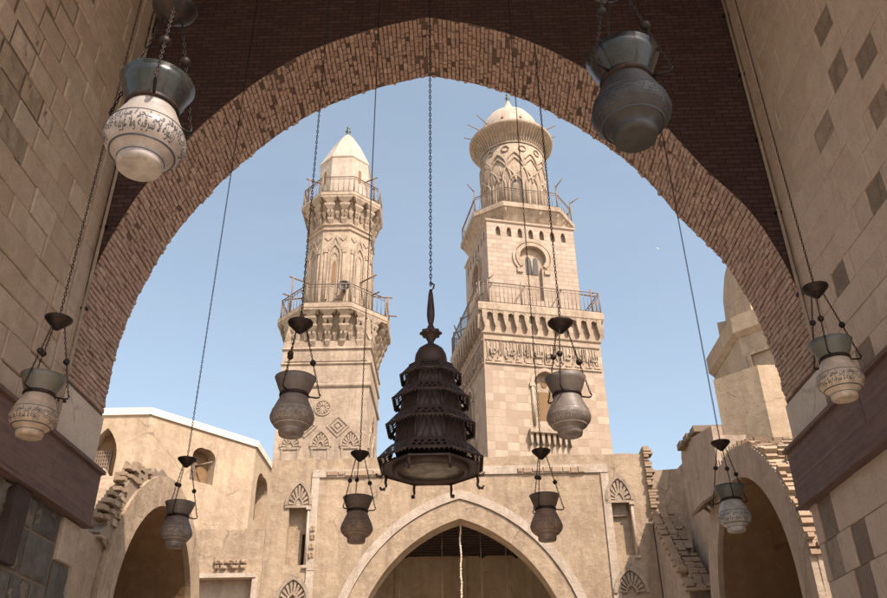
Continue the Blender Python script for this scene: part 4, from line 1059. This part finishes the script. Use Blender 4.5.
for k, (p, q) in enumerate(faces8):
    Xf, L = face_frame(p, q)
    if k == 2: Xf = frame3((bx, by, 0), (0.009, 1, 0), (0, 0, 1), (-1, 0.009, 0))
    specs = []
    if k == 0: a = on_face(Xf, 83, 480); b = on_face(Xf, 120, 437); c = on_face(Xf, 100, 432); specs.append(((a.x+b.x)/2, (b.x-a.x)/2, on_face(Xf, 105, 488).y, on_face(Xf, 105, 458).y, on_face(Xf, 103, 428).y))
    if k == 1: a = on_face(Xf, 189, 480); b = on_face(Xf, 213, 480); specs.append(((a.x+b.x)/2, (b.x-a.x)/2, on_face(Xf, 200, 482).y, on_face(Xf, 202, 458).y, on_face(Xf, 202, 448).y))
    if k == 2: a = on_face(Xf, 255, 500); b = on_face(Xf, 267, 500); specs.append(((a.x+b.x)/2, (b.x-a.x)/2, on_face(Xf, 261, 529).y, on_face(Xf, 262, 492).y, on_face(Xf, 263, 477).y))
    holes = [arch(w, zs, zt_-zs, 8, c, z0) for c, w, z0, zs, zt_ in specs]
    wins.append((Xf, specs)); s.slab(rect(0, L, 0, zt-.3), holes, .55, Xf)
    s.slab(rect(0, L, 0, zt-.32), (), .2, Xf, 1.2)
    cp.slab(rect(-.05, L+.05, zt-.3, zt), (), 1.3, Xf, -.08)
wl = s.build('wall', M['plaster_hall'], hl); cp.build('coping', M['white'], hl)
rf = MB(); rf.slab([(ax-9, ay+.3), (ax, ay+.3), (bx-.3, by), (bx-.3, by+4.5), (ax-9, by+4.5)], (), .2, Matrix(((1, 0, 0, 0), (0, 1, 0, 0), (0, 0, 1, zt-.28), (0, 0, 0, 1)))); rf.build('roof', M['plaster_hall'], hl)
for k, (Xf, specs) in enumerate(wins):
    for c, w, z0, zs, zt_ in specs:
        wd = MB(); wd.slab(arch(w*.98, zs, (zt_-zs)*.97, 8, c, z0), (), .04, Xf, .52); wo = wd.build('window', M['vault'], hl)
        if k == 2: continue
        gr_ = MB(); n = 6
        x0, x1 = (c-w*.8, c+w*.25) if k == 0 else (c-w, c-w*.1)
        za, zb2 = z0+(.35 if k == 0 else .0)*(zs-z0), zs+(zt_-zs)*.35
        for i in range(n+1): u = x0+(x1-x0)*i/n; gr_.slab(rect(u-.03, u+.03, za, zb2), (), .05, Xf, .44)
        for i in range(n+3): v = za+(zb2-za)*i/(n+2); gr_.slab(rect(x0, x1, v-.03, v+.03), (), .04, Xf, .445)
        gr_.build('grille', M['beam_x'], wo)
        if k == 0:
            sl = MB(); sl.slab([(c-w, z0), (c+w, z0), (c+w, z0+.25), (c+w*.2, z0+.85), (c-w, z0+.35)], [[(c-w*.7, z0+.06), (c+w*.7, z0+.06), (c+w*.7, z0+.2), (c+w*.1, z0+.6), (c-w*.7, z0+.25)]], .3, Xf, .1); sl.build('sill_hood', M['plaster_hall'], wo)
        else:
            pg = MB(); pg.tube([Xf @ Vector((c-.1, z0+(zs-z0)*.75, .5)), Xf @ Vector((c+w*.45, z0+(zs-z0)*.85, -.25))], .05, 6); pg.build('timber_peg', M['beam_x'], wo)

# low wall between the hall and the courtyard front
lw = MB(); zl = 9.42
line = [(-7.13-2.9*i/24, zl+rnd.uniform(-.04, .05)) for i in range(25)]
door = rect(-9.5, -7.5, 0, 7.62)
lw.slab([(-10.03, 0), (-7.13, 0)]+line, [[(-9.6, .02), (-7.45, .02), (-7.45, 7.7), (-9.6, 7.7)]], .6, facing('-y', FY+.01))
lo = thing('low_wall', (-8.5, FY, 0), 'low tan wall with a ragged top joining the left arch to the courtyard front', 'wall')
lw.build('wall', M['plaster'], lo)
l2 = MB(); l2.box(-9.75, -7.3, FY-.1, FY+.2, 7.71, 7.86); l2.box(-7.42, -7.22, FY-.06, FY+.1, 0, 7.7); l2.build('door_lintel', M['plaster_pale'], lo)
l3 = MB(); l3.box(-9.59, -7.46, FY+.35, FY+.45, 0, 7.69); l3.build('door_recess', M['plaster_grey'], lo)
rb = MB(); x = -9.2
Xw = facing('-y', FY+.01)
for zrow in (8.0, 8.18):
    x = -9.0+rnd.uniform(0, .2)
    while x < -7.7:
        l = rnd.uniform(.18, .4); stone(rb, Xw, x, x+l-.03, zrow, zrow+.16, .1, .05, .02, 0, .05); x += l
rb.build('exposed_rubble', M['brick_tan'], lo)

# ------------------------------------------------------------------ side arches of the courtyard
def side_arch(side):
    lft = side == 'l'; xw = -7.2 if lft else 7.0
    Xf = facing('+x' if lft else '-x', xw)
    c, a, h, zs, ao, ho = (19.8, 2.6, 2.75, 4.55, 3.35, 3.42) if lft else (20.2, 2.8, 3.0, 4.9, 3.6, 3.72)
    t = thing('side_arch', (xw, c, 0), 'plastered side arch on the left of the courtyard with broken brick steps on its shoulder' if lft else
              'shaded side arch on the right of the courtyard with sunlit brick rows over its curve', 'archway')
    ins = arch(a, zs, h, 18, c); outl = arch(ao, zs, ho, 18, c)
    ring = MB()
    band(ring, [(c-ao, 0)]+outl+[(c+ao, 0)], [(c-a, 0)]+ins+[(c+a, 0)], .16, Xf, -.14)
    ring.build('arch_ring', M['plaster' if lft else 'plaster_grey'], t)
    wall = MB()
    if lft:
        pts = [(YO+.05, 0), (c-a, 0)]+ins+[(c+a, 0), (24.0, 0), (24.0, zs+1.2)]
        cur = [p for p in arch(ao+.02, zs, ho+.02, 18, c) if p[1] > zs+1.0]
        pts += cur[::-1]+[(c-ao+.1, 5.75), (YO+.05, 5.6)]
    else:
        cur = [p for p in arch(ao+.02, zs, ho+.02, 18, c)]
        pts = [(YO+.05, 0), (c-a, 0)]+ins+[(c+a, 0), (24.4, 0), (24.4, zs)]+cur[::-1]+[(c-ao, 4.4), (YO+.05, 4.2)]
    wall.slab(pts, (), 2.2, Xf); wall.build('wall', M['plaster' if lft else 'plaster_grey'], t)
    v = MB(); n = len(ins); sg = -1 if lft else 1
    full = [(c-a, 0)]+ins+[(c+a, 0)]; m = len(full)
    v.add([(xw+sg*d, p[0], p[1]) for d in (2.2, 7.0) for p in full], [(i, i+1, m+i+1, m+i) for i in range(m-1)]+[tuple(m+i for i in range(m))])
    v.add([(xw+sg*d, c+(p[0]-c)*.998, zs+(p[1]-zs)*.998) for d in (.02, 2.25) for p in full], [(i, i+1, m+i+1, m+i) for i in range(m-1)])
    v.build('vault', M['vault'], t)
    sb = MB()
    if lft:
        rm_ = MB(); o1 = [p for p in arch(ao, zs, ho, 30, c) if p[0] < c-.3 and p[1] > 5.5]
        rim = [(p[0]-rnd.uniform(.3, .6)*(1.0 if p[1] < 7.4 else .6), p[1]+rnd.uniform(.0, .16)) for p in o1]
        rm_.slab(o1+rim[::-1], (), .3, Xf, -.07); rm_.build('rubble_core', M['mortar_r'], t)
        z = 5.7
        while z < 7.75:
            # extrados y at this height on the near side
            yy = [p[0] for p in arch(ao, zs, ho, 40, c) if abs(p[1]-z) < .12 and p[0] < c+.2]
            ye = yy[0] if yy else c
            y = ye+.05; L = rnd.uniform(.35, .8)*(1.0 if z < 7.4 else 1.25); y0 = ye-L
            while y > y0:
                l = rnd.uniform(.13, .27); o_ = rnd.uniform(.05, .24)
                if rnd.random() > .1: sb.box(xw-.1, xw+.01+o_*.6, y-l+.02, y, z+rnd.uniform(-.025, .02), z+.09+rnd.uniform(-.035, .03))
                y -= l
            sb.box(xw-.12, xw-.06, y0+.1, ye+.12, z-.02, z+.19); z += .19
    else:
        ex = resample_simple(arch(ao, zs, ho, 40, c), .155)
        for i in range(len(ex)-1):
            p, q = ex[i], ex[i+1]
            if p[1] < zs+.3 or p[0] > c+.9: continue
            tdir = Vector((0, q[0]-p[0], q[1]-p[1])).normalized(); nr = Vector((0, -tdir.z, tdir.y))
            x = xw-.14
            while x < xw+2.1:
                l = rnd.uniform(.12, .4); d = rnd.choice((.03, .07, .1, .13, .16, .2))
                Xb = frame3(Vector((0, (p[0]+q[0])/2, (p[1]+q[1])/2)), (1, 0, 0), tdir, nr)
                sb.box(x+.008, x+l-.012, -.058+rnd.uniform(0, .02), .05+rnd.uniform(-.03, .015), -.02, d, 0, Xb); x += l
    sb.build('broken_bricks', M['brick_tan'], t)
    return t
def resample_simple(pts, step):
    L = [0]
    for a, b in zip(pts, pts[1:]): L.append(L[-1]+math.dist(a, b))
    n = int(L[-1]/step); out = []; k = 0
    for i in range(n+1):
        d = L[-1]*i/n
        while k < len(L)-2 and L[k+1] < d: k += 1
        f = (d-L[k])/max(L[k+1]-L[k], 1e-9); out.append((pts[k][0]*(1-f)+pts[k+1][0]*f, pts[k][1]*(1-f)+pts[k+1][1]*f))
    return out
side_arch('l'); side_arch('r')

# ------------------------------------------------------------------ right side masses
Xr = facing('-x', 7.0)
p1 = at_x(680, 440, 7.0); p2 = at_x(712, 440, 7.0)
bt = thing('buttress', (8, 26, 0), 'tall grey-tan wall buttress beyond the right side arch carrying timber ends', 'buttress')
s = MB(); s.slab([(24.6, 0), (29.7, 0), (28.5, 11.35), (28.3, 11.72), (26.9, 11.75), (26.85, 11.5), (24.6, 11.05)], (), 1.6, Xr, 1.0)
s.slab([(23.7, 0), (24.8, 0), (24.8, 10.62), (23.7, 10.4)], (), 1.0, Xr, .7); s.build('wall', M['plaster_grey'], bt)
for k, (px0, px1, py) in enumerate(((692, 714, 429.5), (685, 710, 437), (679, 708, 444))):
    p = at_y(px1, py, 26.6+.5*k); q = at_y(px0, py+1, 26.6+.5*k)
    s = MB(); s.box(q.x, p.x+.3, p.y-.2, p.y+.3, p.z-.13, p.z+.09)
    tag(s.build('timber_end', M['beam_x']), ('topmost', 'middle', 'lowest')[k]+' weathered timber end sticking out of the buttress right of the courtyard front', 'timber', 'timber ends on the buttress')
# small wooden bracket shelf
p = at_x(716, 492, 7.0)
bs_ = thing('wooden_awning', (7.0, p.y, p.z), 'small tilted wooden awning on a strut beside the right side arch', 'awning')
s = MB(); Xa = frame3((7.26, p.y, p.z), Vector((-.75, 0, -.45)).normalized(), (0, 1, 0), Vector((-.45, 0, .75)).normalized()); s.box(0, .95, -.6, .6, 0, .07, 0, Xa); s.build('board', M['beam_x'], bs_)
s = MB(); s.tube([(7.24, p.y, p.z-.75), (6.7, p.y, p.z-.28)], .05, 6); s.tube([(7.24, p.y+.4, p.z-.75), (6.7, p.y+.4, p.z-.28)], .05, 6); s.build('strut', M['beam_x'], bs_)
# ragged sloping wall towards the courtyard front
rw = thing('ragged_wall', (7.0, 27.5, 0), 'low wall with a stepped ragged brick top sloping beside the courtyard front on the right', 'wall')
pts = []
A_, B_ = at_x(653, 520, 7.02), at_x(692, 598, 7.02)
n = 14
topl = []
for i in range(n+1):
    f = i/n; y = 29.85+(B_.y-29.85)*f; z = A_.z+(B_.z-A_.z)*f
    topl += [(y, z+.0), (y, z+(B_.z-A_.z)/n)]
s = MB(); s.slab([(topl[-1][0], 0), (30.3, 0), (30.3, A_.z)]+topl, (), .8, Xr, .04); s.build('wall', M['plaster_grey'], rw)
s = MB()
for i in range(n):
    y, z = topl[2*i]
    for x in (6.9, 7.22, 7.5):
        if rnd.random() < .9: s.box(x+rnd.uniform(-.05, .02), x+.28, topl[2*i+2][0]-.06, y+rnd.uniform(-.05, .05), z-.01, z+rnd.uniform(.05, .14)); s.box(x+.02, x+.26, topl[2*i+2][0]+.02, y-.04, z+.12, z+.2)
s.build('broken_bricks', M['brick_tan'], rw)
bw = thing('rear_wall', (9, 32, 0), 'plain tan wall rising behind the ragged wall, crossed by a slanting shadow', 'wall')
s = MB(); s.slab([(7.05, 0), (12, 0), (12, 13.4), (9.6, 12.9), (8.75, 12.1), (7.05, 12.0)], (), .5, facing('-y', 32.0)); s.build('wall', M['plaster'], bw)
s = MB(); p = at_y(677, 522, 31.9); s.box(p.x-.25, p.x+.2, 31.6, 32.02, p.z-.25, p.z+.25); s.build('stone_stub', M['plaster_grey'], bw)

# right mausoleum with dome
K = at_y(757, 365, 23.5)
ms = thing('domed_mausoleum', (K.x+3, K.y+5, 0), 'shaded domed mausoleum with octagonal drum and plain block at the right of the arch', 'mausoleum')
s = MB(); zt = K.z
rl_ = ray(715, 390); e = (K.x - K.y*rl_.x/rl_.y)/(1+rl_.x/rl_.y)
blk = [(K.x, K.y), (K.x+9, K.y), (K.x+9, K.y+e), (K.x-e, K.y+e)]
print('block', K, e)
Xz = Matrix()
s.slab(blk, (), zt, Xz, 0.0); s.build('block', M['plaster_hall'], ms)
V = at_y(730, 318, 28.0); ap = 4.4
ox, oy = V.x+ap, V.y+ap*math.tan(PI/8)
def oc8(a_, z): return [(ox+q[0], oy+q[1], z) for q in ngon(8, a_/math.cos(PI/8), 0, PI/8)]
zc0 = at_y(730, 332, 28.0).z; zc1 = V.z
s = MB(); s.loft([oc8(ap-.18, 0), oc8(ap-.18, zc0+.05)]); dr = s.build('drum', M['plaster_hall'], ms)
s = MB(); s.loft([oc8(ap-.16, zc0-.25), oc8(ap, zc0-.05), oc8(ap, zc1), oc8(ap-.35, zc1+.04)]); s.build('cornice', M['plaster_hall'], ms)
# panel with round window on the 45 degree face
nrm = Vector((-1, -1, 0)).normalized(); tg = Vector((1, -1, 0)).normalized(); Xf = frame3(Vector((ox, oy, 0))+nrm*(ap-.18), tg, (0, 0, 1), -nrm)
z_ = zc0-1.75
s = MB(); band(s, [(-1.5, z_-.9), (-1.5, z_+.75), (1.5, z_+.75), (1.5, z_-.9), (-1.5, z_-.9)], [(-1.38, z_-.8), (-1.38, z_+.63), (1.38, z_+.63), (1.38, z_-.8), (-1.38, z_-.8)], .12, Xf, -.11); pn = s.build('panel_frame', M['plaster'], dr)
s = MB(); s.slab(arch(.3, z_, .34, 8, 0, z_-.35), (), .04, Xf, -.03); s.build('round_window', M['white'], pn)
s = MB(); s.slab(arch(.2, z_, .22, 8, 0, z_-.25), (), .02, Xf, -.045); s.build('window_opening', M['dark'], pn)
s = MB(); rd = ap-.75
s.lathe([(rd, zc1), (rd*1.01, zc1+1.2), (rd*.99, zc1+2.4), (rd*.93, zc1+3.4), (rd*.8, zc1+4.6), (rd*.58, zc1+5.7), (rd*.3, zc1+6.5), (.05, zc1+7.0)], 56, (ox, oy)); s.build('dome', M['plaster_hall'], ms)
for k in range(8):
    s = MB(); a = k*PI/4+PI/8; Xp = Matrix.Translation((ox+(rd+.12)*math.cos(a), oy+(rd+.12)*math.sin(a), zc1)) @ Matrix.Rotation(a-PI/2, 4, 'Z')
    s.slab(arch(.42, 1.15, .4, 6, 0, 0), (), .5, Xp @ Matrix(((1, 0, 0, 0), (0, 0, 1, -.25), (0, 1, 0, 0), (0, 0, 0, 1))))
    s.build('dome_merlon', M['plaster_hall'], ms)

# the faint day moon
d = ray(657, 250).normalized(); mp = CAM+d*5200
k = NT('moon_rock'); mm = k.done((.3, .34, .38), 1.0)
mo = MB()
def sp(a, b): return Vector((math.cos(a)*math.cos(b), math.sin(a)*math.cos(b), math.sin(b)))
for a in range(48):
    for b in range(-12, 12):
        q = [sp(2*PI*(a+e)/48, PI*(b+f)/24) for e, f in ((0, 0), (1, 0), (1, 1), (0, 1))]; nn = (q[0]+q[2])/2
        if nn.dot(S) > .12 and nn.dot(d) < .1: mo.add([mp+v*14 for v in q], [(0, 1, 2, 3)])
tag(mo.build('moon', mm), 'faint pale day moon low in the blue sky right of the square minaret', 'moon')
print('objects', len(bpy.data.objects))
